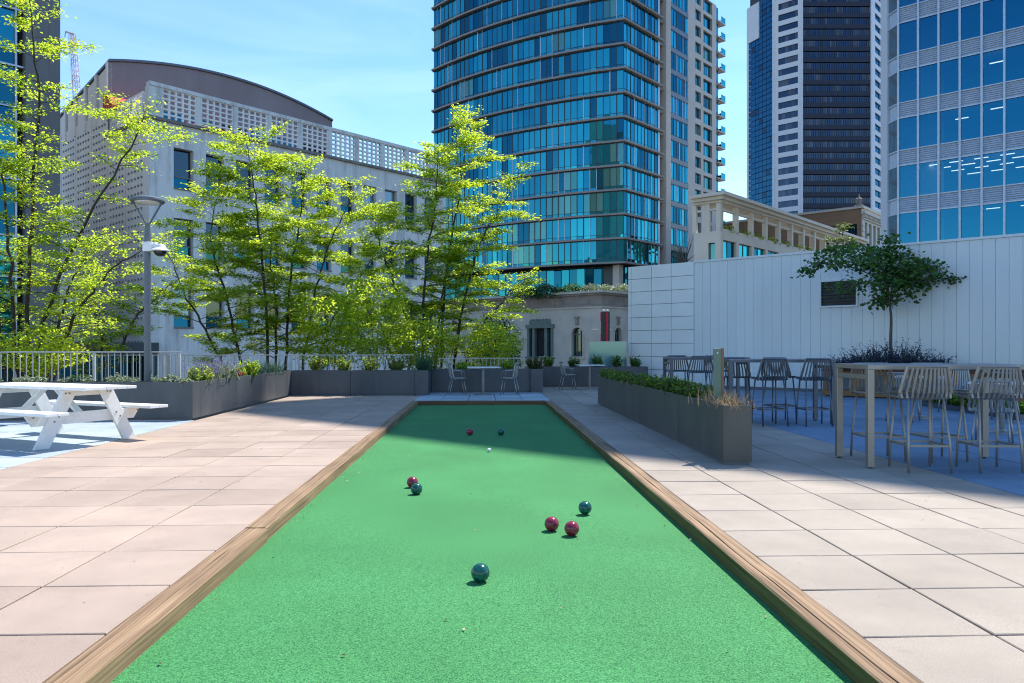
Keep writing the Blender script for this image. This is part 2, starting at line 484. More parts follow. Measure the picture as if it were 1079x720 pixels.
M['concrete'] = pbr('raw_concrete', (0.17, 0.175, 0.18), 0.85, var=0.28, scale=0.35, bump=0.12, bscale=6, stretch=(1, 1, 0.25))
M['render'] = stained('weathered_white_render', (0.68, 0.71, 0.70), (0.20, 0.20, 0.19))
M['render_clean'] = pbr('pale_concrete_panel', (0.80, 0.81, 0.80), 0.8, var=0.16, scale=0.5, stretch=(1, 1, 0.4))
M['render_stain'] = pbr('stained_concrete', (0.20, 0.195, 0.185), 0.9, var=0.45, scale=1.2, bump=0.1, bscale=8)
M['zinc'] = pbr('plum_grey_metal_roof', (0.25, 0.205, 0.215), 0.55, 0.1, var=0.2, scale=0.4, stretch=(1, 1, 0.3))
M['red'] = pbr('red_canvas', (0.62, 0.015, 0.03), 0.7)
M['stone'] = pbr('limestone', (0.47, 0.45, 0.40), 0.85, var=0.16, scale=0.7, bump=0.1, bscale=5)
M['stone_dark'] = pbr('weathered_limestone', (0.25, 0.22, 0.195), 0.9, var=0.3, scale=1.0, bump=0.15, bscale=5)
M['bronze_green'] = pbr('verdigris_frame', (0.10, 0.15, 0.14), 0.6, var=0.2)
M['dark_room'] = pbr('dark_interior', (0.015, 0.016, 0.018), 0.9)
M['slab'] = pbr('condo_slab_concrete', (0.30, 0.285, 0.27), 0.8, var=0.12, scale=0.4)
M['slab_pale'] = pbr('condo_frame_concrete', (0.58, 0.54, 0.49), 0.8, var=0.1, scale=0.3)
M['mullion'] = pbr('dark_mullion', (0.045, 0.06, 0.075), 0.4, 0.4)
M['mullion_w'] = pbr('silver_mullion', (0.50, 0.57, 0.66), 0.4, 0.3)
M['spandrel'] = pbr('grey_spandrel', (0.15, 0.17, 0.20), 0.4, 0.2, var=0.1)
M['tower_white'] = pbr('white_tower_cladding', (0.62, 0.66, 0.72), 0.55, var=0.05, scale=0.1)
M['brick'] = pbr('brown_brick', (0.30, 0.19, 0.12), 0.9, var=0.2, scale=1.2, stretch=(0.4, 0.4, 3))
M['terracotta'] = pbr('cream_terracotta', (0.60, 0.57, 0.50), 0.8, var=0.1)
M['pav_stone'] = pbr('cream_precast', (0.68, 0.62, 0.52), 0.8, var=0.1, scale=0.4)
M['g_cyan'] = glass_mat('teal_blue_glass', (0.05, 0.52, 0.62), (0.008, 0.085, 0.10), 0.52)
M['g_blue'] = glass_mat('blue_glass', (0.035, 0.36, 0.48), (0.006, 0.06, 0.085), 0.5)
M['g_deep'] = glass_mat('deep_blue_glass', (0.025, 0.20, 0.30), (0.004, 0.032, 0.05), 0.45)
M['g_blind'] = glass_mat('glass_with_blind', (0.16, 0.55, 0.52), (0.09, 0.17, 0.15), 0.32)
M['g_office'] = glass_mat('office_glass', (0.02, 0.20, 0.34), (0.004, 0.03, 0.05), 0.60, see=0.85, wav=0.008)
M['g_black'] = glass_mat('black_tower_glass', (0.10, 0.14, 0.20), (0.012, 0.016, 0.028), 0.42)
M['g_black2'] = glass_mat('black_tower_glass_blinds', (0.12, 0.16, 0.22), (0.08, 0.082, 0.095), 0.3)
M['g_tblue'] = glass_mat('tower_side_glass', (0.05, 0.18, 0.30), (0.004, 0.03, 0.06), 0.55)
M['g_win'] = glass_mat('window_glass', (0.16, 0.24, 0.28), (0.012, 0.018, 0.02), 0.35)
M['g_pale'] = glass_mat('pale_end_glass', (0.35, 0.5, 0.6), (0.16, 0.22, 0.26), 0.3)
M['g_screen'] = glass_mat('frosted_screen_glass', (0.35, 0.62, 0.66), (0.18, 0.36, 0.38), 0.18, rough=0.12, see=0.45)
M['ceil_light'] = emit_mat('ceiling_light_strip', (1.0, 0.93, 0.80), 2.6)
M['bark'] = pbr('bark', (0.045, 0.036, 0.028), 0.9, var=0.35, scale=8, bump=0.4, bscale=30)
M['bark_pale'] = pbr('grey_bark', (0.10, 0.085, 0.075), 0.9, var=0.3, scale=8, bump=0.4, bscale=30)
M['leaf_lime'] = leaf_mat('lime_leaf', (0.18, 0.25, 0.02), (0.74, 0.88, 0.06), 0.3, 0.6)
M['leaf_green'] = leaf_mat('green_leaf', (0.10, 0.185, 0.022), (0.38, 0.58, 0.05), 0.35, 0.56)
M['leaf_deep'] = leaf_mat('deep_green_leaf', (0.045, 0.12, 0.03), (0.08, 0.20, 0.035), 0.4, 0.35)
M['leaf_low'] = leaf_mat('groundcover_leaf', (0.075, 0.14, 0.022), (0.16, 0.26, 0.03), 0.5, 0.35)
M['leaf_olive'] = leaf_mat('reddish_green_leaf', (0.12, 0.075, 0.03), (0.16, 0.12, 0.04), 0.4, 0.3)
M['leaf_silver'] = leaf_mat('silver_leaf', (0.30, 0.34, 0.27), (0.25, 0.30, 0.18), 0.3, 0.3)
M['leaf_lavgreen'] = leaf_mat('lavender_green', (0.17, 0.23, 0.08), (0.28, 0.36, 0.10), 0.35, 0.35)
M['leaf_bluegreen'] = leaf_mat('blue_green_blade', (0.045, 0.10, 0.075), (0.07, 0.15, 0.09), 0.35, 0.3)
M['flower'] = leaf_mat('lavender_flower', (0.13, 0.09, 0.33), (0.16, 0.11, 0.40), 0.35, 0.3)
M['leaf_purple'] = leaf_mat('dusky_purple_blade', (0.055, 0.06, 0.10), (0.06, 0.06, 0.12), 0.45, 0.25)
M['straw'] = leaf_mat('dry_straw', (0.50, 0.34, 0.19), (0.42, 0.28, 0.14), 0.3, 0.25)
M['wood_box'] = wood_mat('cedar_board', (0.19, 0.085, 0.032), (0.40, 0.21, 0.09), 'X', 0.8)
M['wood_dark'] = wood_mat('dark_cedar_board', (0.08, 0.035, 0.022), (0.16, 0.075, 0.045), 'X', 0.8)
M['sign_green'] = pbr('sage_green_metal', (0.13, 0.19, 0.15), 0.45, var=0.08)
M['sign_rust'] = pbr('rusty_edge', (0.24, 0.13, 0.07), 0.7, var=0.2)
M['black'] = pbr('black_metal', (0.018, 0.018, 0.02), 0.45)
M['crane_white'] = pbr('crane_white', (0.55, 0.45, 0.45), 0.6)
M['crane_red'] = pbr('crane_red', (0.50, 0.16, 0.13), 0.6)
for nm, c, c2 in (('ball_red', (0.20, 0.008, 0.03), (0.32, 0.03, 0.07)), ('ball_green', (0.002, 0.058, 0.05), (0.012, 0.15, 0.12))):
    m, nt, b = nodes(nm)
    N, L = nt.nodes, nt.links
    tcn = N.new('ShaderNodeTexCoord'); ns = N.new('ShaderNodeTexNoise'); ns.inputs['Scale'].default_value = 22; ns.inputs['Detail'].default_value = 5; ns.inputs['Distortion'].default_value = 2.0
    L.new(tcn.outputs['Object'], ns.inputs['Vector'])
    rp = N.new('ShaderNodeValToRGB'); rp.color_ramp.elements[0].position = 0.42; rp.color_ramp.elements[0].color = (*c, 1); rp.color_ramp.elements[1].position = 0.72; rp.color_ramp.elements[1].color = (*c2, 1)
    L.new(ns.outputs['Fac'], rp.inputs['Fac']); L.new(rp.outputs['Color'], b.inputs['Base Color'])
    b.inputs['Roughness'].default_value = 0.2; b.inputs['Coat Weight'].default_value = 0.15; b.inputs['Coat Roughness'].default_value = 0.05
    M[nm] = m
M['ball_white'] = pbr('ball_white', (0.78, 0.78, 0.76), 0.25, var=0.05)

# ---------------------------------------------------------------- facades
class Face:
    "a vertical facade: plan origin, plan direction, outward normal"
    def __init__(s, o, u, toward=(0, 0)):
        s.o, s.u = V2(o[0], o[1]), V2(u[0], u[1]).normalized()
        n = V2(s.u.y, -s.u.x)
        if n.dot(V2(toward[0], toward[1]) - s.o) < 0: n = -n
        s.n = n
    def at(s, t, z, d=0.0):
        p = s.o + s.u * t + s.n * d
        return Vector((p.x, p.y, z))
    def s_of(s, px):
        k = (px - CX) / F
        ox, oy = camxy(s.o); ux, uy = s.u.x * CY - s.u.y * SY, s.u.x * SY + s.u.y * CY
        return (k * oy - ox) / (ux - k * uy)
    def z_of(s, px, py):
        t = s.s_of(px); p = s.o + s.u * t
        return H + (HY - py) / F * camxy(p)[1]
    def box(s, mb, t0, t1, z0, z1, d0, d1, m=0):
        p = [s.at(t0, 0, d0), s.at(t1, 0, d0), s.at(t1, 0, d1), s.at(t0, 0, d1)]
        mb.prism([(q.x, q.y) for q in p], z0, z1, m)
    def quad(s, mb, t0, t1, z0, z1, d=0.0, m=0, tilt=0.0):
        a, b = (random.uniform(-tilt, tilt), random.uniform(-tilt, tilt)) if tilt else (0, 0)
        q = [s.at(t0, z0, d - a - b), s.at(t1, z0, d + a - b), s.at(t1, z1, d + a + b), s.at(t0, z1, d - a + b)]
        nrm = (q[1] - q[0]).cross(q[3] - q[0])
        if nrm.x * s.n.x + nrm.y * s.n.y < 0: q = q[::-1]
        mb.face(q, m)
    def wall(s, mb, t0, t1, z0, z1, holes, depth, m=0, mr=None):
        "wall skin with rectangular openings and their reveals"
        mr = m if mr is None else mr
        zs = sorted({z0, z1, *[h[2] for h in holes], *[h[3] for h in holes]})
        for a, b in zip(zs[:-1], zs[1:]):
            cuts = sorted([(h[0], h[1]) for h in holes if h[2] <= a + 1e-6 and h[3] >= b - 1e-6])
            t = t0
            for c0, c1 in cuts:
                if c0 > t + 1e-6: s.quad(mb, t, c0, a, b, 0, m)
                t = c1
            if t1 > t + 1e-6: s.quad(mb, t, t1, a, b, 0, m)
        for h in holes:
            for pts in ([s.at(h[0], h[2], 0), s.at(h[0], h[2], -depth), s.at(h[0], h[3], -depth), s.at(h[0], h[3], 0)],
                        [s.at(h[1], h[2], -depth), s.at(h[1], h[2], 0), s.at(h[1], h[3], 0), s.at(h[1], h[3], -depth)],
                        [s.at(h[0], h[2], 0), s.at(h[1], h[2], 0), s.at(h[1], h[2], -depth), s.at(h[0], h[2], -depth)],
                        [s.at(h[0], h[3], -depth), s.at(h[1], h[3], -depth), s.at(h[1], h[3], 0), s.at(h[0], h[3], 0)]):
                mb.face(pts, mr)

# ================================================================ ground and terrace
mb = MB()
mb.face([(-1500, -800, -5), (1500, -800, -5), (1500, 2500, -5), (-1500, 2500, -5)])
struct(mb.build('ground', M['asphalt']), 'dark asphalt street level below and around the raised terrace')
mb = MB()
mb.prism([(-15, -5), (14, -5), (14, 16.5), (3.9, 26.0), (-15, 26.0)], -4.9, -0.115)
struct(mb.build('terrace_deck', M['grout']), 'raised concrete deck carrying the terrace paving', 'terrace')
mb = MB()
nx, ny = 14, 90
for i in range(nx):
    for j in range(ny):
        x0, x1 = -1.5 + 3.0 * i / nx, -1.5 + 3.0 * (i + 1) / nx
        y0, y1 = -4 + 21.92 * j / ny, -4 + 21.92 * (j + 1) / ny
        z = lambda x, y: -0.082 + 0.004 * math.sin(1.7 * x + 0.9 * y) * math.sin(0.6 * y + 1.0)
        mb.face([(x0, y0, z(x0, y0)), (x1, y0, z(x1, y0)), (x1, y1, z(x1, y1)), (x0, y1, z(x0, y1))])
turf = struct(mb.build('court_turf', M['turf'], smooth=True), 'green artificial turf of the long bocce court', 'turf')

def pavers(name, xs, ys, mt, label, gap=0.006, skip=None):
    b = MB()
    rnd = random.Random(len(xs) * 31 + len(ys))
    for x0, x1 in zip(xs[:-1], xs[1:]):
        for y0, y1 in zip(ys[:-1], ys[1:]):
            if skip and skip((x0 + x1) / 2, (y0 + y1) / 2): continue
            dz = [rnd.uniform(-0.0022, 0.0022) for _ in range(4)]
            o = rnd.uniform(-0.0015, 0.0015)
            g = gap
            n = len(b.v)
            pts = [(x0 + g, y0 + g), (x1 - g, y0 + g), (x1 - g, y1 - g), (x0 + g, y1 - g)]
            e = 0.004
            pin = [(x0 + g + e, y0 + g + e), (x1 - g - e, y0 + g + e), (x1 - g - e, y1 - g - e), (x0 + g + e, y1 - g - e)]
            b.v.extend([(p[0], p[1], -0.11) for p in pts])
            b.v.extend([(p[0], p[1], -0.004 + o + dz[k]) for k, p in enumerate(pts)])
            b.v.extend([(p[0], p[1], o + dz[k]) for k, p in enumerate(pin)])
            for f in ((0, 1, 5, 4), (1, 2, 6, 5), (2, 3, 7, 6), (3, 0, 4, 7), (4, 5, 9, 8), (5, 6, 10, 9), (6, 7, 11, 10), (7, 4, 8, 11), (8, 9, 10, 11)):
                b.f.append(tuple(n + k for k in f)); b.m.append(0)
    return struct(b.build(name, mt), label, 'paving')
fr = lambda a, st, n: [a + st * i for i in range(n + 1)]
xl = [-1.655 - 0.6706 * i for i in range(6)][::-1]           # -5.01 ... -1.655
yl = [3.42 + 0.69 * i for i in range(-10, 25)] + [20.32]
pavers('buff_paving', xl, [y for y in yl if y <= 20.32], M['pav_pink'], 'buff pink concrete pavers left of the court')
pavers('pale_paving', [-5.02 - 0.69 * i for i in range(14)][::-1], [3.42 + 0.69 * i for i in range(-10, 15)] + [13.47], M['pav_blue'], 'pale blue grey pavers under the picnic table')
xr = [1.655, 2.25, 2.867, 3.484, 4.06, 4.62]
yr = [3.25 + 0.642 * i for i in range(-10, 34)]
pavers('buff_walk', xr, yr, M['pav_buff'], 'buff grey concrete pavers right of the court')
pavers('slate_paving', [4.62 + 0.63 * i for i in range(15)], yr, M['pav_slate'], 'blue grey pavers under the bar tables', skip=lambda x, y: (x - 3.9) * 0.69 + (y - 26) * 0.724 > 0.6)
pavers('pale_strip', [-1.655 + 0.662 * i for i in range(6)], [18.07, 18.73, 19.41, 20.09, 20.77, 21.6], M['pav_blue'], 'pale pavers behind the far end of the court')

def timber(x0, y0, x1, y1, label, mt, side=None, dz=0.0):
    b = MB()
    n = 26 if abs(y1 - y0) > 1 else 14
    along_y = abs(y1 - y0) > abs(x1 - x0)
    rnd = random.Random(int(y0 * 100 + x0 * 7))
    rows = []
    for i in range(n + 1):
        t = i / n
        w = [rnd.uniform(-0.003, 0.003) for _ in range(5)]
        if along_y:
            y = y0 + (y1 - y0) * t
            gx = x0 + (x1 - x0) * (0.42 + 0.06 * math.sin(y * 0.9 + x0))
            ring = [(x0, y, -0.11), (x1, y, -0.11), (x1 + w[0], y, 0.004 + dz + w[1]), (x1 - 0.008, y, 0.014 + dz + w[2]), (gx + 0.004 + w[0], y, 0.014 + dz + w[2]), (gx + w[0], y, 0.004 + dz), (gx - 0.003 + w[0], y, 0.013 + dz + w[3]), (x0 + 0.008, y, 0.014 + dz + w[3]), (x0, y, 0.004 + dz)]
        else:
            x = x0 + (x1 - x0) * t
            ring = [(x, y0, -0.11), (x, y1, -0.11), (x, y1, 0.004 + dz + w[1]), (x, y1 - 0.008, 0.014 + dz + w[2]), (x, y1 - 0.05, 0.014 + dz + w[2]), (x, y1 - 0.054, 0.008 + dz), (x, y1 - 0.058, 0.014 + dz + w[2]), (x, y0 + 0.008, 0.014 + dz + w[3]), (x, y0, 0.004 + dz)]
        rows.append(ring)
    for r in rows: b.v.extend(r)
    for i in range(n):
        for k in range(9):
            k2 = (k + 1) % 9
            q = (i * 9 + k, i * 9 + k2, i * 9 + 9 + k2, i * 9 + 9 + k)
            b.f.append(q if not along_y else q[::-1])
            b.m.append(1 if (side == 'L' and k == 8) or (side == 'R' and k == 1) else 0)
    b.f.append(tuple(range(9))); b.m.append(0)
    b.f.append(tuple(n * 9 + k for k in range(8, -1, -1))); b.m.append(0)
    mats = [mt, M['kerb_dark']] if side else mt
    o = b.build('timber_beam', mats)
    tag(o, label, 'beam', 'timber beams edging the bocce court')
    return o
timber(-1.645, -4, -1.49, 5.335, 'weathered timber beam edging the near left side of the turf, below the open joint', M['kerb'], dz=-0.006)
timber(-1.65, 5.347, -1.50, 18.06, 'weathered timber beam edging the far left side of the turf, beyond the open joint', M['kerb'])
timber(1.49, -4, 1.645, 5.45, 'timber beam edging the near right side of the turf, darker on its inner face', M['kerb'], 'L')
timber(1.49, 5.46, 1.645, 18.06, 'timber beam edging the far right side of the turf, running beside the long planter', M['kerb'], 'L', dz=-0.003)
timber(-1.499, 17.92, 1.489, 18.062, 'short brown timber beam across the far end of the turf', M['kerb_x'])

# ================================================================ balls
def ball(x, y, r, mt, label):
    b = MB()
    n0 = 0
    bpy_mesh = bpy.data.meshes.new('ball')
    import bmesh
    bm = bmesh.new(); bmesh.ops.create_uvsphere(bm, u_segments=40, v_segments=24, radius=r)
    # engraved rings as on a bocce ball
    for v in bm.verts:
        c = v.co / r
        for ax in ((0.3, 0.2, 0.93), (0.9, 0.1, -0.4)):
            a = abs(c.dot(Vector(ax).normalized()))
            if abs(a - 0.45) < 0.03: v.co *= 0.99
    for f in bm.faces: f.smooth = True
    bm.to_mesh(bpy_mesh); bm.free()
    bpy_mesh.materials.append(mt)
    o = bpy.data.objects.new('bocce_ball' if r > 0.04 else 'target_ball', bpy_mesh); COL.objects.link(o)
    o.location = (x, y, -0.083 + r + 0.001)
    o.rotation_euler = (x * 9, y * 5, x * y)
    tag(o, label, 'ball', 'balls lying on the bocce court')
rb = 0.0535
ball(-0.01, 4.36, rb, M['ball_green'], 'dark green ball nearest the camera, alone in the middle of the turf')
ball(0.64, 5.40, rb, M['ball_red'], 'dark red ball of the close red pair, the nearer and right one')
ball(0.51, 5.55, rb, M['ball_red'], 'dark red ball of the close red pair, the one to its left')
ball(0.83, 6.10, rb, M['ball_green'], 'dark green ball just behind the pair of red balls')
ball(-0.60, 6.98, rb, M['ball_green'], 'dark green ball touching in front of a red ball, left on the sunlit turf')
ball(-0.67, 7.33, rb, M['ball_red'], 'dark red ball half hidden behind a green ball, left on the sunlit turf')
ball(0.09, 9.81, 0.026, M['ball_white'], 'small white target ball near the shadow edge on the turf')
ball(-0.19, 11.71, rb, M['ball_red'], 'dark red ball in the shade at the far end of the turf')
ball(0.29, 11.69, rb, M['ball_green'], 'dark green ball in the shade at the far end of the turf')

# ================================================================ planters
def planter(x0, y0, x1, y1, label, h=0.65, mt=None, group='charcoal metal planters around the terrace', z0=0.0):
    mt = mt or M['planter']
    cx, cy = (x0 + x1) / 2, (y0 + y1) / 2
    t = thing('metal_planter', label, 'planter', (cx, cy, 0), 0, group)
    b = MB()
    w = 0.022
    g = 0.004
    X0, X1, Y0, Y1 = x0 - cx + g, x1 - cx - g, y0 - cy + g, y1 - cy - g
    # outer shell with folded rim, open at the top
    ring = lambda e, z: [(X0 + e, Y0 + e, z), (X1 - e, Y0 + e, z), (X1 - e, Y1 - e, z), (X0 + e, Y1 - e, z)]
    rings = [ring(0.0, 0.03), ring(0, h - 0.003), ring(0.003, h), ring(w, h), ring(w, h - 0.09)]
    for r_ in rings: b.v.extend(r_)
    for i in range(len(rings) - 1):
        for k in range(4):
            k2 = (k + 1) % 4
            b.f.append((i * 4 + k, i * 4 + k2, i * 4 + 4 + k2, i * 4 + 4 + k)); b.m.append(0)
    b.build('shell', mt, t, local=True)
    b = MB(); b.box(X0 + 0.02, Y0 + 0.02, 0.0, X1 - 0.02, Y1 - 0.02, 0.035)
    b.build('plinth', M['gap'], t, local=True)
    b = MB(); b.box(X0 + w - 0.002, Y0 + w - 0.002, h - 0.2, X1 - w + 0.002, Y1 - w + 0.002, h - 0.06)
    b.build('soil', M['soil'], t, local=True)
    return t
planter(-12.6, 13.47, -5.05, 13.83, 'long charcoal metal planter behind the white picnic table', 0.67)
planter(-5.41, 13.83, -5.05, 17.6, 'charcoal planter with lavender and bright green shrub, partly in sun', 0.67)
planter(-5.41, 17.6, -5.05, 18.87, 'short charcoal planter in shade beyond the lavender planter', 0.67)
planter(-5.41, 18.87, -5.05, 20.66, 'charcoal planter in the shaded corner left of the court', 0.67)
planter(-5.05, 20.3, -3.49, 20.66, 'charcoal planter facing the court, the shorter one by the left corner', 0.67)
planter(-3.49, 20.3, -1.79, 20.66, 'charcoal planter facing the court, between the shorter one and the narrow end planter', 0.67)
planter(-1.79, 20.3, -1.43, 21.96, 'narrow charcoal planter end-on with a tuft of blue green grass', 0.67)
planter(-1.43, 21.6, 1.37, 21.96, 'charcoal planter behind the cafe table at the end of the court', 0.67)
planter(1.37, 21.5, 1.73, 24.5, 'narrow charcoal planter end-on with a round dark shrub, beside the cafe table', 0.67)
planter(1.73, 24.5, 5.4, 24.86, 'charcoal planter below the frosted glass screen', 0.66)
planter(2.6, 8.1, 2.92, 10.0, 'dark grey planter with dry straw grass and sign post, nearest the camera', 0.645, M['planter_warm'])
planter(2.6, 10.0, 2.92, 15.9, 'longest dark grey planter right of the court, full of low green plants', 0.645, M['planter_warm'])
planter(2.6, 15.9, 2.92, 17.0, 'short dark grey planter at the far end of the long right row', 0.645, M['planter_warm'])

# ================================================================ railing
def railing(x0, y0, x1, y1, ztop, label, zb=0.05, step=0.115, post_every=1.75):
    t = thing('railing', label, 'railing', (x0, y0, 0), 0, 'white picket railings along the terrace edge')
    d = Vector((x1 - x0, y1 - y0, 0)); Ln = d.length; d.normalize()
    q = lambda s, z: (d.x * s, d.y * s, z)
    b = MB(); b.beam(q(0, ztop - 0.02), q(Ln, ztop - 0.02), 0.04, 0.025)
    b.build('top_rail', M['rail_white'], t, local=True, bevel=0.005)
    b = MB(); b.beam(q(0, zb + 0.06), q(Ln, zb + 0.06), 0.03, 0.03)
    b.build('bottom_rail', M['rail_white'], t, local=True)
    np_ = int(Ln / post_every)
    pm = None
    for i in range(np_ + 1):
        s = min(i * post_every + 0.3, Ln - 0.03)
        if pm is None:
            b = MB(); b.box(-0.02, -0.025, 0, 0.02, 0.025, ztop - 0.035)
            o = b.build('post', M['rail_white'], t, local=True); pm = o
        else:
            o = pm.copy(); COL.objects.link(o); o.parent = t
        o.location = q(s, 0)
    k = min(100, int(Ln / step))
    bm_ = None
    for i in range(k):
        s = step * (i + 0.5)
        if s > Ln: break
        if abs((s - 0.3) % post_every) < 0.03: continue
        if bm_ is None:
            b = MB(); b.box(-0.0065, -0.0065, zb + 0.07, 0.0065, 0.0065, ztop - 0.04)
            o = b.build('picket', M['rail_white'], t, local=True); bm_ = o
        else:
            o = bm_.copy(); COL.objects.link(o); o.parent = t
        o.location = q(s, 0)
railing(-12.9, 14.55, -5.75, 14.75, 1.205, 'white picket railing behind the picnic table and lamp post')
railing(-10.6, 21.0, -1.9, 21.25, 1.09, 'white picket railing behind the shaded planters left of the court')
railing(-1.3, 22.5, 1.25, 22.5, 0.98, 'white picket railing behind the cafe table planter')
railing(1.9, 25.3, 3.5, 25.3, 0.99, 'short white picket railing left of the frosted glass screen')

# frosted glass wind screen
t = thing('glass_screen', 'frosted teal glass wind screen beside the tiled white wall', 'screen', (4.2, 25.25, 0))
b = MB(); b.box(-0.62, -0.008, 0.35, 0.62, 0.008, 1.47)
b.build('pane', M['g_screen'], t, local=True)
b = MB()
b.box(-0.65, -0.02, 0.0, -0.62, 0.02, 1.47); b.box(0.62, -0.02, 0.0, 0.65, 0.02, 1.47); b.box(-0.65, -0.015, 1.47, 0.65, 0.015, 1.49)
b.build('frame', M['alu'], t, local=True)

# ================================================================ picnic table
t = thing('picnic_table', 'white painted wooden picnic table with attached benches on the pale paving', 'picnic table', (-5.86, 10.56, 0), R(-26.7))
HL, FX = 1.2, 0.74
for k in range(5):
    b = MB(); y = -0.30 + 0.15 * k
    b.box(-HL, y - 0.072, 0.725, HL, y + 0.072, 0.763)
    b.build('tabletop_plank', M['white_paint'], t, local=True, bevel=0.004)
for sy in (-1, 1):
    for k in range(2):
        b = MB(); y = sy * (0.66 + 0.15 * k)
        b.box(-HL, y - 0.072, 0.435, HL, y + 0.072, 0.473)
        b.build('bench_plank', M['white_paint'], t, local=True, bevel=0.004)
def board(b, y0, z0, y1, z1, w, x0, x1, flat=True):
    "sloping board in the y-z plane with level cut ends"
    b_ = [(y0 - w / 2, z0), (y0 + w / 2, z0), (y1 + w / 2, z1), (y1 - w / 2, z1)]
    n = len(b.v)
    for x in (x0, x1): b.v.extend([(x, p[0], p[1]) for p in b_])
    for f in ((3, 2, 1, 0), (4, 5, 6, 7), (0, 1, 5, 4), (1, 2, 6, 5), (2, 3, 7, 6), (3, 0, 4, 7)):
        b.f.append(tuple(n + i for i in f)); b.m.append(0)
for sx in (-1, 1):
    x = sx * FX
    for sy in (-1, 1):
        b = MB(); board(b, sy * 0.63, 0.0, sy * 0.255, 0.72, 0.2, x - 0.02, x + 0.02)
        b.build('leg', M['white_paint'], t, local=True, bevel=0.003)
    xo = x - 0.042 * 1
    b = MB()
    pr = [(-0.82, 0.43), (-0.72, 0.285), (0.72, 0.285), (0.82, 0.43)]
    n = len(b.v)
    for xx in (xo - 0.02, xo + 0.02): b.v.extend([(xx, p[0], p[1]) for p in pr])
    for f in ((3, 2, 1, 0), (4, 5, 6, 7), (0, 1, 5, 4), (1, 2, 6, 5), (2, 3, 7, 6), (3, 0, 4, 7)):
        b.f.append(tuple(n + i for i in f)); b.m.append(0)
    b.build('bearer', M['white_paint'], t, local=True, bevel=0.003)
    b = MB()
    pr = [(-0.37, 0.722), (-0.31, 0.64), (0.31, 0.64), (0.37, 0.722)]
    for xx in (xo - 0.02, xo + 0.02): b.v.extend([(xx, p[0], p[1]) for p in pr])
    for f in ((3, 2, 1, 0), (4, 5, 6, 7), (0, 1, 5, 4), (1, 2, 6, 5), (2, 3, 7, 6), (3, 0, 4, 7)):
        b.f.append(f); b.m.append(0)
    b.build('cleat', M['white_paint'], t, local=True, bevel=0.003)
    b = MB()
    b.beam((x - sx * 0.05, 0, 0.33), (sx * 0.12, 0, 0.72), 0.09, 0.04)
    b.build('brace', M['white_paint'], t, local=True, bevel=0.003)
    b = MB()
    for sy in (-1, 1):
        for (y, z) in ((0.63 - 0.16, 0.33), (0.57 - 0.16, 0.39), (0.27, 0.68), (0.32, 0.68), (0.74, 0.4)):
            b.tube([(x + sx * 0.018, sy * y, z), (x + sx * 0.028, sy * y, z)], 0.011, 8)
    b.build('bolts', M['bolt'], t, local=True)

# ================================================================ stools, chairs and tables
def seat_unit(name, label, cat, zs, zb, mt, arms=False, group=None, foot=0.0):
    "slatted metal chair or bar stool; faces +y, origin on the floor below its middle"
    t = thing(name, label, cat, (0, 0, 0), 0, group)
    W = 0.215
    rail = []
    nsl = 11
    # shell profile, side view (y, z) from seat front to the top of the back
    prof = [(0.20, zs + 0.012), (0.17, zs + 0.004), (0.05, zs - 0.010), (-0.09, zs - 0.030), (-0.165, zs - 0.012), (-0.20, zs + 0.045), (-0.222, zs + 0.15), (-0.245, zb)]
    wide = [0.95, 1.0, 1.06, 1.06, 1.12, 1.15, 1.06, 0.88]
    b = MB()
    for i in range(nsl):
        u = -1 + 2 * i / (nsl - 1)
        pts = []
        for (y, z), w in zip(prof[3:], wide[3:]):
            pts.append((u * W * w, y + 0.07 * u * u * (1 if z > zs else 0.3), z))
        b.ribbon(pts, 0.0225, 0.007, (1, 0, 0))
    top = [(-1 + 2 * k / 12) for k in range(13)]
    b.tube([(u * W * 0.90, -0.245 + 0.07 * u * u, zb) for u in top], 0.016, 8)
    for sx in (-1, 1):
        b.tube([(sx * W * w * 1.04, y + 0.07, z) for (y, z), w in zip(prof[4:], wide[4:])], 0.0165, 8)
    b.build('backrest', mt, t, smooth=False, local=True)
    b = MB()
    n = 8
    for i in range(n):
        u0, u1 = -1 + 2 * i / n + 0.03, -1 + 2 * (i + 1) / n - 0.03
        um = (u0 + u1) / 2
        b.ribbon([(um * W * w, y, z + 0.01 * um * um) for (y, z), w in zip(prof[:4], wide[:4])], 0.043, 0.006, (1, 0, 0))
    b.tube([(-W, 0.19, zs), (W, 0.19, zs)], 0.011, 8)
    b.tube([(-W * 1.04, 0.2, zs), (-W * 1.08, 0, zs - 0.008), (-W * 1.1, -0.13, zs)], 0.011, 8)
    b.tube([(W * 1.04, 0.2, zs), (W * 1.08, 0, zs - 0.008), (W * 1.1, -0.13, zs)], 0.011, 8)
    b.build('seat', mt, t, local=True)
    for sx in (-1, 1):
        for sy in (-1, 1):
            b = MB()
            top_p = (sx * 0.175, 0.15 if sy > 0 else -0.13, zs - 0.005)
            mid = (sx * 0.205, 0.20 if sy > 0 else -0.205, foot + 0.02 if foot else zs * 0.35)
            bot = (sx * 0.21, 0.215 if sy > 0 else -0.22, 0.0)
            b.tube([top_p, mid, bot], 0.0125, 8)
            b.build('leg', mt, t, smooth=True, local=True)
    if foot:
        b = MB()
        c = [(-0.205, -0.2, foot), (0.205, -0.2, foot), (0.205, 0.2, foot), (-0.205, 0.2, foot)]
        for i in range(4): b.beam(c[i], c[(i + 1) % 4], 0.012, 0.022)
        b.build('footrest', mt, t, local=True)
    if arms:
        for sx in (-1, 1):
            b = MB()
            b.tube([(sx * 0.20, 0.17, zs), (sx * 0.245, 0.15, zs + 0.17), (sx * 0.25, 0.08, zs + 0.2), (sx * 0.235, -0.13, zs + 0.205)], 0.011, 8)
            b.build('armrest', mt, t, smooth=True, local=True)
    return t
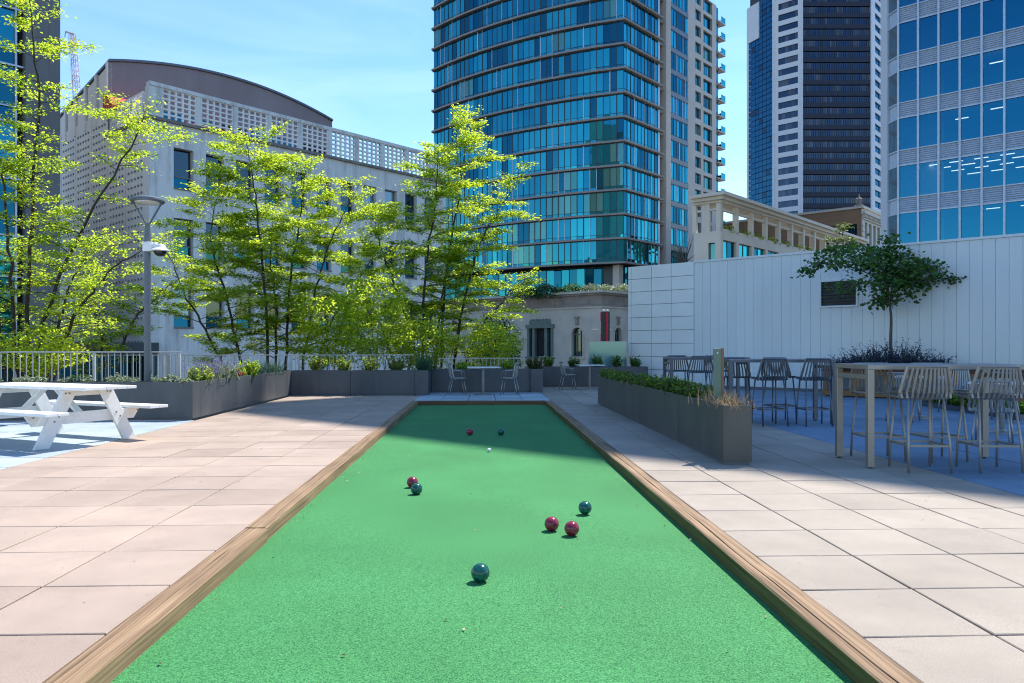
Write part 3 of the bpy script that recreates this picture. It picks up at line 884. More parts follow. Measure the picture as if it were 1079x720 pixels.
def bar_table(loc, rz, L_, W_, Ht, label, mt):
    t = thing('bar_table', label, 'bar table', (loc[0], loc[1], 0), rz, 'high metal bar tables with stools')
    for x in (0.034, L_ - 0.034):
        for y in (0.034, W_ - 0.034):
            b = MB(); b.box(x - 0.034, y - 0.034, 0.012, x + 0.034, y + 0.034, Ht - 0.05); b.tube([(x, y, 0), (x, y, 0.02)], 0.02, 10, 1)
            b.build('leg', [mt, M['black']], t, local=True, bevel=0.004)
    b = MB()
    for y in (0.0, W_ - 0.05): b.box(0, y, Ht - 0.05, L_, y + 0.05, Ht)
    for x in (0.0, L_ - 0.05): b.box(x, 0.05, Ht - 0.05, x + 0.05, W_ - 0.05, Ht)
    for x in (0.01, L_ - 0.05): b.box(x, 0.068, Ht - 0.155, x + 0.04, W_ - 0.068, Ht - 0.105)
    b.build('top_frame', mt, t, local=True, bevel=0.004)
    b = MB(); b.box(0.05, 0.05, Ht - 0.03, L_ - 0.05, W_ - 0.05, Ht - 0.004)
    b.build('tabletop', M['alu'], t, local=True)
    return t
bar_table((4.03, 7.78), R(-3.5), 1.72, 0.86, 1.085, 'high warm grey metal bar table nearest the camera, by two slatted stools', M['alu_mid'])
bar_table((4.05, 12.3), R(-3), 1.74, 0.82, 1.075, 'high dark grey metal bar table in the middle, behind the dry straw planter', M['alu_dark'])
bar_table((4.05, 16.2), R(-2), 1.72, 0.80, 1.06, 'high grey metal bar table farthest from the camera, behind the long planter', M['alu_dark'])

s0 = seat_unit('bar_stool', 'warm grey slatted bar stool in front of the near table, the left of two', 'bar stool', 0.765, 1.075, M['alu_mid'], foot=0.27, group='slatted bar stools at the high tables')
s0.location = (4.53, 7.70, 0); s0.rotation_euler = (0, 0, R(-5))
SG = 'slatted bar stools at the high tables'
dup(s0, (5.24, 7.66, 0), R(-4), 'warm grey slatted bar stool in front of the near table, beside the picture edge', SG)
dup(s0, (4.50, 8.47, 0), R(176), 'slatted bar stool tucked behind the near table, facing the camera beside its left legs', SG)
dup(s0, (5.16, 8.42, 0), R(183), 'slatted bar stool behind the near table, its back half hidden by the front left stool', SG)
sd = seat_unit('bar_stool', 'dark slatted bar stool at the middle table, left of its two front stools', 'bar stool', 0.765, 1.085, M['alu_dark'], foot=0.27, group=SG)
sd.location = (4.70, 12.25, 0); sd.rotation_euler = (0, 0, R(4))
dup(sd, (5.42, 12.2, 0), R(-3), 'dark slatted bar stool at the middle table, beside its right front leg', SG)
dup(sd, (4.42, 13.05, 0), R(172), 'dark slatted bar stool behind the middle table, at its left legs', SG)
dup(sd, (5.15, 12.98, 0), R(182), 'dark slatted bar stool behind the middle table, facing the camera between the two front stools', SG)
dup(sd, (4.62, 16.0, 0), R(-2), 'dark slatted bar stool at the far table, the nearer one seen from behind', SG)
dup(sd, (4.36, 16.75, 0), R(175), 'dark slatted bar stool at the far table, half hidden behind the nearer stool', SG)
dup(sd, (5.2, 16.6, 0), R(183), 'dark slatted bar stool at the far table, beside the green sign post', SG)

def cafe_table(name, loc, rz, w, label, mt_stem=M['rail_white']):
    t = thing(name, label, 'table', (loc[0], loc[1], 0), rz, 'low cafe tables with disc bases')
    b = MB(); b.box(-w / 2, -w / 2, 0.725, w / 2, w / 2, 0.75)
    b.build('tabletop', M['table_top'], t, local=True, bevel=0.006)
    b = MB(); b.lathe((0, 0, 0), [(0.035, 0.02), (0.035, 0.70), (0.09, 0.724)], 16)
    b.build('stem', mt_stem, t, smooth=True, local=True)
    b = MB(); b.lathe((0, 0, 0), [(0.25, 0.0), (0.25, 0.008), (0.23, 0.016), (0.06, 0.024), (0.04, 0.05)], 32)
    b.build('base', M['alu'], t, local=True)
cafe_table('cafe_table', (0.03, 20.7), R(3), 0.88, 'square white topped cafe table behind the far end of the court')
cafe_table('cafe_table', (3.3, 23.2), R(3), 0.8, 'white topped cafe table behind the far end of the long right planter')
cafe_table('cafe_table', (7.95, 13.5), R(-40), 0.8, 'pale cafe table with disc base in shade beyond the bar stools')
cafe_table('cafe_table', (7.8, 11.1), R(-40), 0.8, 'pale cafe table near the picture edge behind the near bar table')
c0 = seat_unit('cafe_chair', 'grey wire armchair left of the cafe table at the far end of the court', 'chair', 0.45, 0.83, M['alu'], arms=True, group='low metal cafe chairs')
c0.location = (-0.68, 20.7, 0); c0.rotation_euler = (0, 0, R(-80))
CG = 'low metal cafe chairs'
dup(c0, (0.76, 20.75, 0), R(78), 'grey wire armchair right of the cafe table at the far end of the court', CG)
dup(c0, (2.62, 23.2, 0), R(-85), 'grey wire armchair at the table behind the long right planter', CG)
dup(c0, (9.35, 14.7, 0), R(130), 'grey chair against the white wall, showing its back above the near bar table', CG)
dup(c0, (8.95, 12.75, 0), R(130), 'grey chair near the white wall at the picture edge, behind the second near stool', CG)
dup(c0, (6.72, 9.75, 0), R(-40), 'grey chair at the picture edge behind the near table, its seat lower than the stools', CG)
dup(c0, (7.3, 12.9, 0), R(-45), 'grey chair beside the pale cafe table, seen through the legs of the near bar table', CG)

# sign post in the planter
sp = P(757, 400, 8.75)
t = thing('sign_post', 'sage green flat sign post on a white foot in the planter of dry grass', 'sign post', (sp.x, sp.y, 0.55))
b = MB(); b.box(-0.055, -0.012, 0.12, 0.028, 0.024, 0.705)
b.build('panel', M['sign_green'], t, local=True, bevel=0.004)
b = MB(); b.box(0.029, -0.012, 0.12, 0.062, 0.03, 0.71)
b.build('edge_strip', [M['sign_rust']], t, local=True, bevel=0.002)
b = MB(); b.tube([(-0.008, 0.0, 0.02), (-0.008, 0.0, 0.125)], 0.016, 10)
b.build('foot', M['white_paint'], t, local=True)
b = MB(); b.tube([(-0.014, -0.0125, 0.655), (-0.014, -0.016, 0.655)], 0.01, 12)
b.build('emblem', M['table_top'], t, local=True)

# ================================================================ lamp post and camera
lp = P(155.5, 398, 14.3)
t = thing('lamp_post', 'dark grey lamp post with ring shaped head on two arms, behind the planter', 'lamp post', (lp.x, lp.y, 0))
zt = H + (HY - 212) / F * 14.3
b = MB(); b.tube([(0, 0, 0), (0, 0, zt - 0.62)], 0.062, 16); b.lathe((0, 0, 0), [(0.11, 0), (0.11, 0.02), (0.07, 0.03)], 20)
b.build('pole', M['lamp_metal'], t, smooth=False, local=True)
b = MB(); b.tube([(0, 0, zt - 0.62), (0, 0, zt - 0.42)], 0.05, 16)
b.build('collar', M['lamp_metal'], t, local=True)
for sx in (-1, 1):
    b = MB(); b.ribbon([(sx * 0.03, 0, zt - 0.44), (sx * 0.09, 0, zt - 0.33), (sx * 0.27, 0, zt - 0.02)], 0.04, 0.02, (0, 1, 0))
    b.build('arm', M['lamp_metal'], t, local=True)
hd = MB(); hd.lathe((0, 0, zt), [(0.235, -0.025), (0.285, -0.03), (0.305, 0.0), (0.30, 0.03), (0.22, 0.065), (0.08, 0.085)], 40)
h_o = hd.build('lamp_head', M['lamp_metal'], t, smooth=False, local=True)
b = MB(); b.lathe((0, 0, zt), [(0.10, -0.045), (0.215, -0.04), (0.232, -0.02)], 40)
b.build('diffuser', M['lens'], h_o, local=True)
zc = H + (HY - 262) / F * 14.3
t = thing('security_camera', 'white dome security camera fixed to the lamp post', 'security camera', (lp.x, lp.y, zc))
b = MB(); b.box(-0.06, -0.09, -0.06, 0.12, -0.04, 0.12)
b.build('mount', M['cam_white'], t, local=True, bevel=0.01)
b = MB(); b.tube([(0.1, -0.07, 0.05), (0.2, -0.07, 0.06)], 0.05, 12)
b.build('arm', M['cam_white'], t, smooth=False, local=True)
b = MB(); b.lathe((0.26, -0.07, -0.03), [(0.165, -0.03), (0.17, -0.015), (0.14, 0.01), (0.105, 0.04), (0.085, 0.09), (0.03, 0.105)], 28)
b.build('housing', M['cam_white'], t, smooth=False, local=True)
b = MB(); b.lathe((0.26, -0.07, -0.06), [(0.03, -0.095), (0.075, -0.075), (0.105, -0.035), (0.12, 0.0), (0.12, 0.028)], 28)
b.build('dome', M['cam_black'], t, smooth=True, local=True)

# ================================================================ white panelled wall
W = Face((8.95, 22.06), -g1)
s_l, s_t, s_r = W.s_of(662), W.s_of(731.5), W.s_of(1079) + 5
zw = W.z_of(732, 275)
t = thing('panelled_wall', 'long white metal panelled wall bounding the terrace behind the bar tables', 'wall', (*W.o, 0))
vs0, vs1 = W.s_of(865.5), W.s_of(902.5)
vz0, vz1 = W.z_of(884, 322), W.z_of(884, 296.5)
b = MB()
p = [W.at(s_l + 0.02, 0, -0.06), W.at(s_r, 0, -0.06), W.at(s_r, 0, -6), W.at(s_l + 0.02, 0, -6)]
b.prism([(q.x, q.y) for q in p], -0.1, zw - 0.03)
b.build('backing', M['gap'], t)
b = MB()
st = 0.285
n = int((s_r - s_t) / st)
for i in range(n):
    a, c = s_t + i * st + 0.0035, s_t + (i + 1) * st - 0.0025
    if a < vs1 + 0.045 and c > vs0 - 0.045:
        W.box(b, a, c, 0.09, vz0 - 0.05, -0.06, 0); W.box(b, a, c, vz1 + 0.03, zw - 0.07, -0.06, 0)
        if a < vs0 - 0.045: W.box(b, a, vs0 - 0.045, vz0 - 0.05, vz1 + 0.03, -0.06, 0)
        if c > vs1 + 0.045: W.box(b, vs1 + 0.045, c, vz0 - 0.05, vz1 + 0.03, -0.06, 0)
    else:
        W.box(b, a, c, 0.09, zw - 0.07, -0.06, 0)
b.build('cladding', M['wall_white'], t)
b = MB()
cols = [W.s_of(x) for x in (662, 665.3, 686.7, 707.5, 731.3)]
zt_ = zw - 0.02
for a, c in zip(cols[:-1], cols[1:]):
    z1 = zt_; k = 0
    while z1 > 0.1:
        z0 = max(0.06, z1 - 0.437)
        W.box(b, a + 0.007, c - 0.007, z0 + 0.007, z1 - 0.007, -0.06, 0.012 + (0.0015 if k % 2 else 0)); z1 = z0; k += 1
b.build('tile_cladding', M['wall_tile'], t)
b = MB()
W.box(b, s_t - 0.01, s_r, zw - 0.068, zw, -0.4, 0.03)
b.build('coping', M['wall_white'], t, bevel=0.006)
b = MB(); W.box(b, s_t, s_r, -0.02, 0.088, -0.06, 0.035)
b.build('plinth', M['alu_dark'], t)
b = MB()
fw = 0.045
W.box(b, vs0 - fw, vs1 + fw, vz0 - 0.049, vz0, -0.05, 0.06); W.box(b, vs0 - fw, vs1 + fw, vz1, vz1 + 0.03, -0.05, 0.05)
W.box(b, vs0 - fw, vs0, vz0, vz1, -0.05, 0.05); W.box(b, vs1, vs1 + fw, vz0, vz1, -0.05, 0.05)
v = b.build('vent', M['wall_white'], t)
b = MB(); W.quad(b, vs0, vs1, vz0, vz1, -0.055, 0); b.build('vent_back', M['black'], v)
b = MB()
for k in range(7):
    z = vz0 + (vz1 - vz0) * (k + 0.5) / 7
    p0, p1 = W.at(vs0, z, -0.01), W.at(vs1, z, -0.01)
    d_ = W.n
    q = [W.at(vs0, z - 0.03, 0.03), W.at(vs1, z - 0.03, 0.03), W.at(vs1, z + 0.012, -0.045), W.at(vs0, z + 0.012, -0.045)]
    b.face(q); b.face([x - Vector((0, 0, 0.012)) for x in q][::-1])
b.build('louvre', M['louvre'], v)

# ================================================================ office block on the right
Pc = P(946.8, 0, 62)
O = Face(Pc, -g1)
t = thing('office_block', 'blue glass office block with pale louvred bands rising behind the white wall', 'office building', (Pc.x, Pc.y, -5))
ZB, FP, GH, MW = 9.62, 3.875, 2.63, 1.47
NM, NF = 14, 7
back = 26.0
_n = O.n; _sh = V2(sdir.x, sdir.y)
TOP = abs(_n.dot(V2(0.0, 10.4) - O.o)) / abs(_n.dot(_sh)) * sdir.z
# core and slabs
b = MB()
O.box(b, 0.2, NM * MW, -5, ZB - 0.35, -back, -0.15)
O.box(b, 0.0, NM * MW, ZB + NF * FP, TOP, -back, 0.1)
b.build('structure', M['mullion_w'], t)
b = MB(); O.box(b, 0.3, NM * MW, ZB - 0.4, ZB + NF * FP + 0.02, -back, -11)
b.build('core_wall', pbr('office_inner_wall', (0.16, 0.17, 0.18), 0.9), t)
for k in range(NF):
    z = ZB + k * FP
    b = MB(); O.box(b, 0.25, NM * MW, z - 0.34, z - 0.02, -11, -0.32)
    b.build('floor_slab', M['spandrel'], t)
    b = MB()
    z0, z1 = z + GH, z + FP
    nl = 7
    for j in range(nl):
        za = z0 + 0.06 + (z1 - z0 - 0.12) * j / nl
        q = [O.at(0.05, za, 0.05), O.at(NM * MW, za, 0.05), O.at(NM * MW, za + 0.15, -0.02), O.at(0.05, za + 0.15, -0.02)]
        b.face(q)
        b.face([O.at(0.05, za + 0.15, -0.02), O.at(NM * MW, za + 0.15, -0.02), O.at(NM * MW, za + 0.165, 0.05), O.at(0.05, za + 0.165, 0.05)])
    O.box(b, 0.05, NM * MW, z0, z1, -0.25, -0.06)
    O.box(b, 0.05, NM * MW, z0 - 0.05, z0 + 0.05, -0.1, 0.07)
    O.box(b, 0.05, NM * MW, z1 - 0.05, z1 + 0.03, -0.1, 0.09)
    b.build('spandrel', M['mullion_w'], t)
for k in range(NF):
    for j in range(NM):
        b = MB()
        O.quad(b, j * MW + 0.08, (j + 1) * MW - 0.08, ZB + k * FP + 0.02, ZB + k * FP + GH - 0.05, -0.03, 0, 0.006)
        b.build('window', M['g_office'], t)
b = MB()
for j in range(NM + 1):
    O.box(b, j * MW - 0.075, j * MW + 0.075, ZB - 0.4, ZB + NF * FP, -0.12, 0.16)
O.box(b, -0.1, NM * MW, ZB - 0.42, ZB - 0.02, -0.2, 0.1)
b.build('mullions', M['mullion_w'], t)
# chamfered glass end and corner column
ch = rot(-0.12, 0.993)
Oc = Face(Pc, ch, toward=(-30, 30))
sc = Oc.s_of(936.4)
for k in range(NF):
    z = ZB + k * FP
    b = MB()
    Oc.quad(b, 0.1, sc, z, z + GH, 0.0, 0, 0.01)
    b.build('end_window', M['g_pale'], t)
b = MB()
Oc.box(b, 0, sc, -5, TOP, -4, -0.05)
for k in range(NF):
    for z in (ZB + k * FP, ZB + k * FP + GH):
        Oc.box(b, 0, sc, z - 0.06, z + 0.06, -0.1, 0.05)
b.build('end_wall', M['mullion_w'], t)
b = MB(); Oc.box(b, sc, sc + 0.9, -5, TOP, -3.0, 0.12)
b.build('corner_column', M['tower_white'], t)
rnd = random.Random(4)
# lit ceiling strips seen through the glass
spots = []
for dd in (2.0, 3.6, 5.4, 7.6):
    for j in range(10):
        spots.append((1, 0.8 + j * 1.75 + dd * 0.35, dd))
for j in range(4): spots.append((2, 0.6 + j * 2.7, 2.6 + 1.2 * (j % 2)))
spots += [(0, 0.8, 3.0), (0, 1.1, 4.2), (0, 5.6, 3.2), (0, 7.9, 3.4), (3, 5.8, 3.4)]
for k, s_, dd in spots:
    b = MB()
    z = ZB + k * FP + GH + 0.18
    O.box(b, s_, s_ + 0.95, z - 0.06, z - 0.02, -dd - 0.16, -dd)
    b.build('ceiling_light', M['ceil_light'], t)

# ================================================================ curved glass condominium tower
Cc = P(657, 0, 90)
def left_line(L, n=9):
    x, y = camxy(Cc); pts = [(x, y)]
    for i in range(n):
        a = R(20 + 29 * (i + 0.5) / n)
        x -= math.cos(a) * L / n; y += math.sin(a) * L / n; pts.append((x, y))
    return pts
lo, hi = 10.0, 60.0
for _ in range(40):
    mid = (lo + hi) / 2
    x, y = left_line(mid)[-1]
    if x / y > (457 - CX) / F: lo = mid
    else: hi = mid
LP = [rot(x, y) for x, y in left_line(lo)]
RF = Face(Cc, g2)
s_e = RF.s_of(694.8)
t = thing('glass_tower', 'tall residential tower with curved teal glass front and projecting floor slabs', 'tower', (Cc.x, Cc.y, -5))
Z0, FH = 11.27, 2.88
NFL = 14
TOPC = 78.0
Pe = V2(*RF.at(s_e, 0)[:2])
backL = LP[-1] + rot(0.35, 0.94) * 20
backR = V2(*RF.at(s_e, 0)[:2]) + g1 * 12
def outline(off, ro=None):
    pts = []
    for i in range(len(LP) - 1, -1, -1):
        nrm = V2(0, 0)
        for a, c in ((i, i + 1), (i - 1, i)):
            if a >= 0 and c < len(LP):
                u = (LP[c] - LP[a]).normalized(); nn = V2(-u.y, u.x)
                if nn.dot(-LP[i]) < 0: nn = -nn
                nrm += nn
        if i == 0: nrm += RF.n * 1.4
        pts.append(LP[i] + nrm.normalized() * off)
    pts.append(Pe + RF.n * off + g2 * (off if ro is None else ro))
    return pts
b = MB()
b.prism([tuple(q) for q in outline(-0.35)] + [tuple(backR), tuple(backL)], Z0, TOPC)
b.build('inner_core', M['dark_room'], t)
b = MB()
b.prism([tuple(q) for q in outline(-2.2)] + [tuple(backR), tuple(backL)], -5, Z0)
b.build('podium_core', M['mullion'], t)
for k in (0, 3, 6, 9, 12):
    b = MB(); b.obox(V2(*RF.at(0.4, 0)[:2]) + g1 * (0.9 + k * 1.9), g1, g2, 0.9 if k == 0 else 0.5, 0.9 if k == 0 else 0.5, 5, Z0)
    b.build('podium_column', M['slab_pale'], t)
for i in range(len(LP) - 1):
    fc = Face(LP[i], LP[i + 1] - LP[i]); ln_ = (LP[i + 1] - LP[i]).length; n_ = 3
    for k in range(n_):
        b = MB(); fc.quad(b, ln_ * k / n_ + 0.06, ln_ * (k + 1) / n_ - 0.06, 7.4, Z0 - 0.15, -2.1, 0, 0.02)
        b.build('podium_window', M['g_deep'] if (i + k) % 3 else M['g_blue'], t)
for k in range(NFL + 1):
    z = Z0 + k * FH
    b = MB()
    b.prism([tuple(q) for q in outline(0.42)] + [tuple(backR), tuple(backL)], z + 0.04, z + 0.27)
    b.build('floor_slab', M['slab'], t)
# ribbon windows, one pane line per floor
gm = [M['g_cyan'], M['g_blue'], M['g_deep'], M['g_blind'], M['mullion'], M['mullion_w']]
rnd = random.Random(11)
def pane_run(b, fc, a, c, z0, z1, wd, palette, off=0.0, low=0.42):
    n = max(1, round((c - a) / wd)); st = (c - a) / n
    for i in range(n):
        mi = palette()
        fc.quad(b, a + i * st + 0.025, a + (i + 1) * st - 0.025, z0 + low, z1, off - 0.02, mi, 0.012)
        fc.quad(b, a + i * st + 0.025, a + (i + 1) * st - 0.025, z0, z0 + low - 0.05, off - 0.02, 1 if mi == 3 else mi, 0.012)
        w = 0.035 if rnd.random() < 0.75 else 0.06
        fc.box(b, a + i * st - w, a + i * st + w, z0, z1, off - 0.06, off + 0.03, 5 if rnd.random() < 0.2 else 4)
    fc.box(b, a, c, z0 + low - 0.05, z0 + low, off - 0.06, off + 0.01, 4)
    fc.box(b, a, c, z1 - 0.1, z1, off - 0.06, off + 0.02, 4)
state = [0, 0]
for k in range(NFL):
    z0, z1 = Z0 + k * FH + 0.27, Z0 + (k + 1) * FH + 0.04
    b = MB()
    wts = (0.46, 0.36, 0.12, 0.06) if k > 4 else (0.40, 0.26, 0.16, 0.18)
    def pal():
        if state[1] <= 0:
            state[0] = rnd.choices((0, 1, 2, 3), wts)[0]; state[1] = rnd.randint(1, 6)
        state[1] -= 1
        return state[0] if rnd.random() < 0.85 else rnd.choice((0, 1, 2))
    for i in range(len(LP) - 1):
        fc = Face(LP[i], LP[i + 1] - LP[i])
        pane_run(b, fc, 0.0, (LP[i + 1] - LP[i]).length, z0, z1, 0.82, pal)
    b.build('window_band', gm, t)
    b = MB()
    wts2 = (0.35, 0.4, 0.25, 0.0)
    pal2 = lambda: rnd.choices((0, 1, 2, 3), wts2)[0]
    pane_run(b, RF, 0.02, s_e - 0.35, z0, z1, 0.8, pal2)
    RF.box(b, s_e - 0.35, s_e, z0, z1, -0.3, 0.05, 5)
    b.build('window_band', gm, t)
# recess, beige column and grey glass bay
sa, sb2, sc2, sd2 = RF.s_of(698), RF.s_of(702), RF.s_of(706.9), RF.s_of(728.3)
b = MB(); RF.box(b, s_e - 0.2, sd2, -5, TOPC, -12, -1.6); b.build('recess_wall', M['g_deep'], t)
b = MB()
RF.box(b, sb2, sc2, -5, TOPC, -1.5, 0.0)
for k in range(NFL): RF.box(b, sb2 - 0.02, sc2 + 0.02, Z0 + k * FH - 0.06, Z0 + k * FH, -1.5, 0.012)
b.build('column', M['slab_pale'], t)
for k in range(-2, NFL):
    z0 = Z0 + k * FH
    b = MB(); RF.box(b, s_e, sb2, z0, z0 + 0.28, -1.6, -0.4); b.build('balcony_slab', M['slab'], t)
    b = MB()
    pane_run(b, RF, sc2 + 0.05, sd2, z0 + 0.62, z0 + FH - 0.02, 0.75, lambda: rnd.choices((0, 1, 2), (0.2, 0.3, 0.5))[0], -0.5, 0.1)
    b.build('window_band', gm, t)
    b = MB(); RF.box(b, sc2 + 0.02, sd2, z0, z0 + 0.6, -0.9, -0.44)
    b.build('spandrel', M['spandrel'], t)
# rear wing in a pale concrete frame
Qw = P(728.5, 0, 131)
WF = Face(Qw, g2)
sx = [WF.s_of(v_) for v_ in (728.5, 732.7, 738.6, 741.2, 750.4, 754.8, 758.2)]
FW = 2.86
zw0 = 0.6
NW = 22
b = MB()
holes = []
for k in range(NW):
    z = zw0 + k * FW
    holes += [(sx[1], sx[2], z + 0.75, z + FW - 0.25), (sx[3], sx[4], z + 0.45, z + FW - 0.2)]
WF.wall(b, sx[0] - 2.0, sx[5], -5, zw0 + NW * FW, holes, 0.45)
b.build('wing_wall', M['slab_pale'], t)
b = MB(); WF.box(b, sx[0] - 2.0, sx[6], -5, zw0 + NW * FW, -14, -0.62); b.build('wing_core', M['dark_room'], t)
for k in range(NW):
    z = zw0 + k * FW
    for (a, c, za, zb_, nn) in ((sx[1], sx[2], z + 0.75, z + FW - 0.25, 2), (sx[3], sx[4], z + 0.45, z + FW - 0.2, 3)):
        b = MB(); pane_run(b, WF, a, c, za, zb_, (c - a) / nn, lambda: rnd.choices((0, 1, 2, 3), (0.4, 0.25, 0.25, 0.1))[0], -0.4, 0.05)
        b.build('window', gm, t)
    b = MB(); WF.quad(b, sx[5], sx[6], z + 0.25, z + FW - 0.02, -0.3, 1, 0.01); b.build('window', gm, t)
    sl = MB()
    WF.box(sl, sx[5] + 0.05, sx[6] + 1.7, z, z + 0.22, -2.0, 0.35)
    bal = sl.build('balcony', M['slab_pale'], t)
    b = MB()
    WF.quad(b, sx[6] + 0.1, sx[6] + 1.65, z + 0.25, z + 1.2, 0.3, 0)
    for q in (sx[6] + 0.1, sx[6] + 0.85, sx[6] + 1.65): WF.box(b, q - 0.03, q + 0.03, z + 0.22, z + 1.24, 0.27, 0.33, 5)
    WF.box(b, sx[6] + 0.08, sx[6] + 1.68, z + 1.2, z + 1.25, 0.26, 0.34, 5)
    WF.box(b, sx[6] + 1.62, sx[6] + 1.68, z + 0.25, z + 1.22, -1.9, 0.3, 0)
    b.build('balcony_rail', gm, bal)

# ================================================================ old limestone building below the tower
So = P(634.6, 0, 75)
SL, SR = Face(So, g1), Face(So, g2)
zt_s = 1.26 + 61 / F * 75
t = thing('limestone_building', 'old limestone corner building with arched windows below the glass tower', 'building', (So.x, So.y, -5))
wl0, wl1 = SL.s_of(583), SL.s_of(556)
al0, al1 = SL.s_of(614.2), SL.s_of(602.6)
ar0, ar1 = SR.s_of(647.3), SR.s_of(654.6)
zwin0, zwin1 = 1.26 - 0.9, 1.26 + 2.45
za0, za1 = 1.26 - 0.85, 1.26 + 2.1
b = MB()
hl = [(wl0, wl1, zwin0, zwin1), (al0, al1, za0, za1), (wl1 + 4.2, wl1 + 6.8, zwin0, zwin1)]
SL.wall(b, 0, 24, -5, zt_s - 1.7, hl, 0.5)
hr = [(ar0, ar1, za0, za1), (ar0 + 4.2, ar1 + 4.2, za0, za1)]
SR.wall(b, 0, 20, -5, zt_s - 1.7, hr, 0.5)
for fc, a, c in ((SL, al0, al1), (SR, ar0, ar1), (SR, ar0 + 4.2, ar1 + 4.2)):
    # stone corners that turn the opening into an arch
    m_, r_ = (a + c) / 2, abs(c - a) / 2
    for sgn, e in ((-1, a), (1, c)):
        arc = [fc.at(m_ + sgn * r_ * math.cos(R(90 * i / 8)) * (1 if e > m_ or sgn < 0 else 1), za1 - r_ + r_ * math.sin(R(90 * i / 8)), -0.003) for i in range(9)]
        corner = fc.at(m_ + sgn * r_, za1, -0.003)
        for i in range(8):
            b.face([arc[i], arc[i + 1], corner])
            dn = Vector((fc.n.x, fc.n.y, 0)) * 0.4
            b.face([arc[i], arc[i + 1], arc[i + 1] - dn, arc[i] - dn])
b.build('wall', M['stone'], t)
b = MB()
b.prism([tuple(So.xy - SL.n * 0.6 - SR.n * 0.6), tuple((So.xy + g1 * 24) - SL.n * 0.6), tuple(So.xy + g1 * 24 + g2 * 18), tuple(So.xy + g2 * 20 - SR.n * 0.6)], -5, zt_s - 0.4)
b.build('inner_core', M['dark_room'], t)
def band(z0, z1, d, mt, name):
    b = MB()
    b.prism([tuple(So.xy + SL.n * d + SR.n * d), tuple(So.xy + g1 * 24 + SL.n * d), tuple(So.xy + g1 * 24 - SL.n * 0.5), tuple(So.xy - SL.n * 0.5 - SR.n * 0.5), tuple(So.xy + g2 * 20 - SR.n * 0.5), tuple(So.xy + g2 * 20 + SR.n * d)], z0, z1)
    b.build(name, mt, t)
band(zt_s - 1.7, zt_s - 1.55, 0.12, M['stone'], 'moulding')
band(zt_s - 1.55, zt_s - 0.42, 0.04, M['stone_dark'], 'frieze')
band(zt_s - 0.42, zt_s - 0.22, 0.28, M['stone_dark'], 'cornice')
band(zt_s - 0.22, zt_s, 0.5, M['stone'], 'cornice')
for k in range(5):
    b = MB(); SL.box(b, 1.6 + k * 4.4, 2.9 + k * 4.4, zt_s - 1.3, zt_s - 0.7, 0.03, 0.09)
    b.build('relief_panel', M['stone_dark'], t)
for fc, a, c in ((SL, al0, al1), (SR, ar0, ar1), (SR, ar0 + 4.2, ar1 + 4.2)):
    b = MB(); m_, r_ = (a + c) / 2, abs(c - a) / 2
    n_ = 14
    fan = [fc.at(m_ + r_ * math.cos(R(180 * i / n_)), za1 - r_ + r_ * math.sin(R(180 * i / n_)), 0) for i in range(n_ + 1)]
    for i in range(n_):
        p0, p1 = fan[i], fan[i + 1]; cc = fc.at(m_, za1 - r_, 0)
        o0, o1 = cc + (p0 - cc) * 1.22, cc + (p1 - cc) * 1.22
        dn = Vector((fc.n.x, fc.n.y, 0)) * 0.08
        b.face([p0 + dn, p1 + dn, o1 + dn, o0 + dn]); b.face([o0, o1, o1 + dn, o0 + dn]); b.face([p0, p1, p1 + dn, p0 + dn])
    for e, sg in ((a, -1), (c, 1)):
        e0, e1 = (m_ - r_ * 1.22, m_ - r_) if sg < 0 else (m_ + r_, m_ + r_ * 1.22)
        fc.box(b, e0, e1, za0, za1 - r_, 0.0, 0.08)
    fc.box(b, m_ - r_ * 1.3, m_ + r_ * 1.3, za0 - 0.25, za0, -0.1, 0.16)
    b.build('arch_surround', M['stone'], t)
    b = MB(); fc.box(b, m_ - 0.16, m_ + 0.16, za1 + 0.25, za1 + 0.95, 0.0, 0.22); fc.box(b, m_ - 0.28, m_ + 0.28, za1 + 0.9, za1 + 1.1, 0, 0.28)
    b.build('keystone', M['stone_dark'], t, bevel=0.05)
    b = MB(); fc.quad(b, a, c, za0, za1, -0.36, 0)
    w_ = b.build('window', M['g_win'], t)
    b = MB()
    for q in (-0.95, -0.33, 0.33, 0.95): fc.box(b, m_ + q * r_ - 0.04, m_ + q * r_ + 0.04, za0, za1, -0.36, -0.28)
    fc.box(b, m_ - r_, m_ + r_, za1 - r_ - 0.06, za1 - r_ + 0.06, -0.36, -0.27)
    b.build('frame', M['bronze_green'], w_)
for a, c in ((wl0, wl1), (wl1 + 4.2, wl1 + 6.8)):
    b = MB(); SL.quad(b, a, c, zwin0, zwin1, -0.3, 0); w_ = b.build('window', M['dark_room'], t)
    b = MB()
    L_ = c - a
    for q0, q1 in ((0, 0.08), (0.22, 0.32), (0.70, 0.80), (0.92, 1.0)): SL.box(b, a + q0 * L_, a + q1 * L_, zwin0, zwin1, -0.3, 0.1)
    SL.box(b, a - 0.15, c + 0.15, zwin1 - 0.35, zwin1 + 0.05, -0.3, 0.22); SL.box(b, a + 0.1 * L_, c - 0.1 * L_, zwin1 + 0.05, zwin1 + 0.45, -0.1, 0.15)
    for q in range(7): SL.box(b, a + L_ * (0.12 + 0.115 * q), a + L_ * (0.12 + 0.115 * q + 0.06), zwin1 + 0.45, zwin1 + 0.62, -0.05, 0.12)
    SL.box(b, a - 0.15, c + 0.15, zwin0 - 0.2, zwin0, -0.2, 0.25)
    b.build('frame', M['bronze_green'], w_)

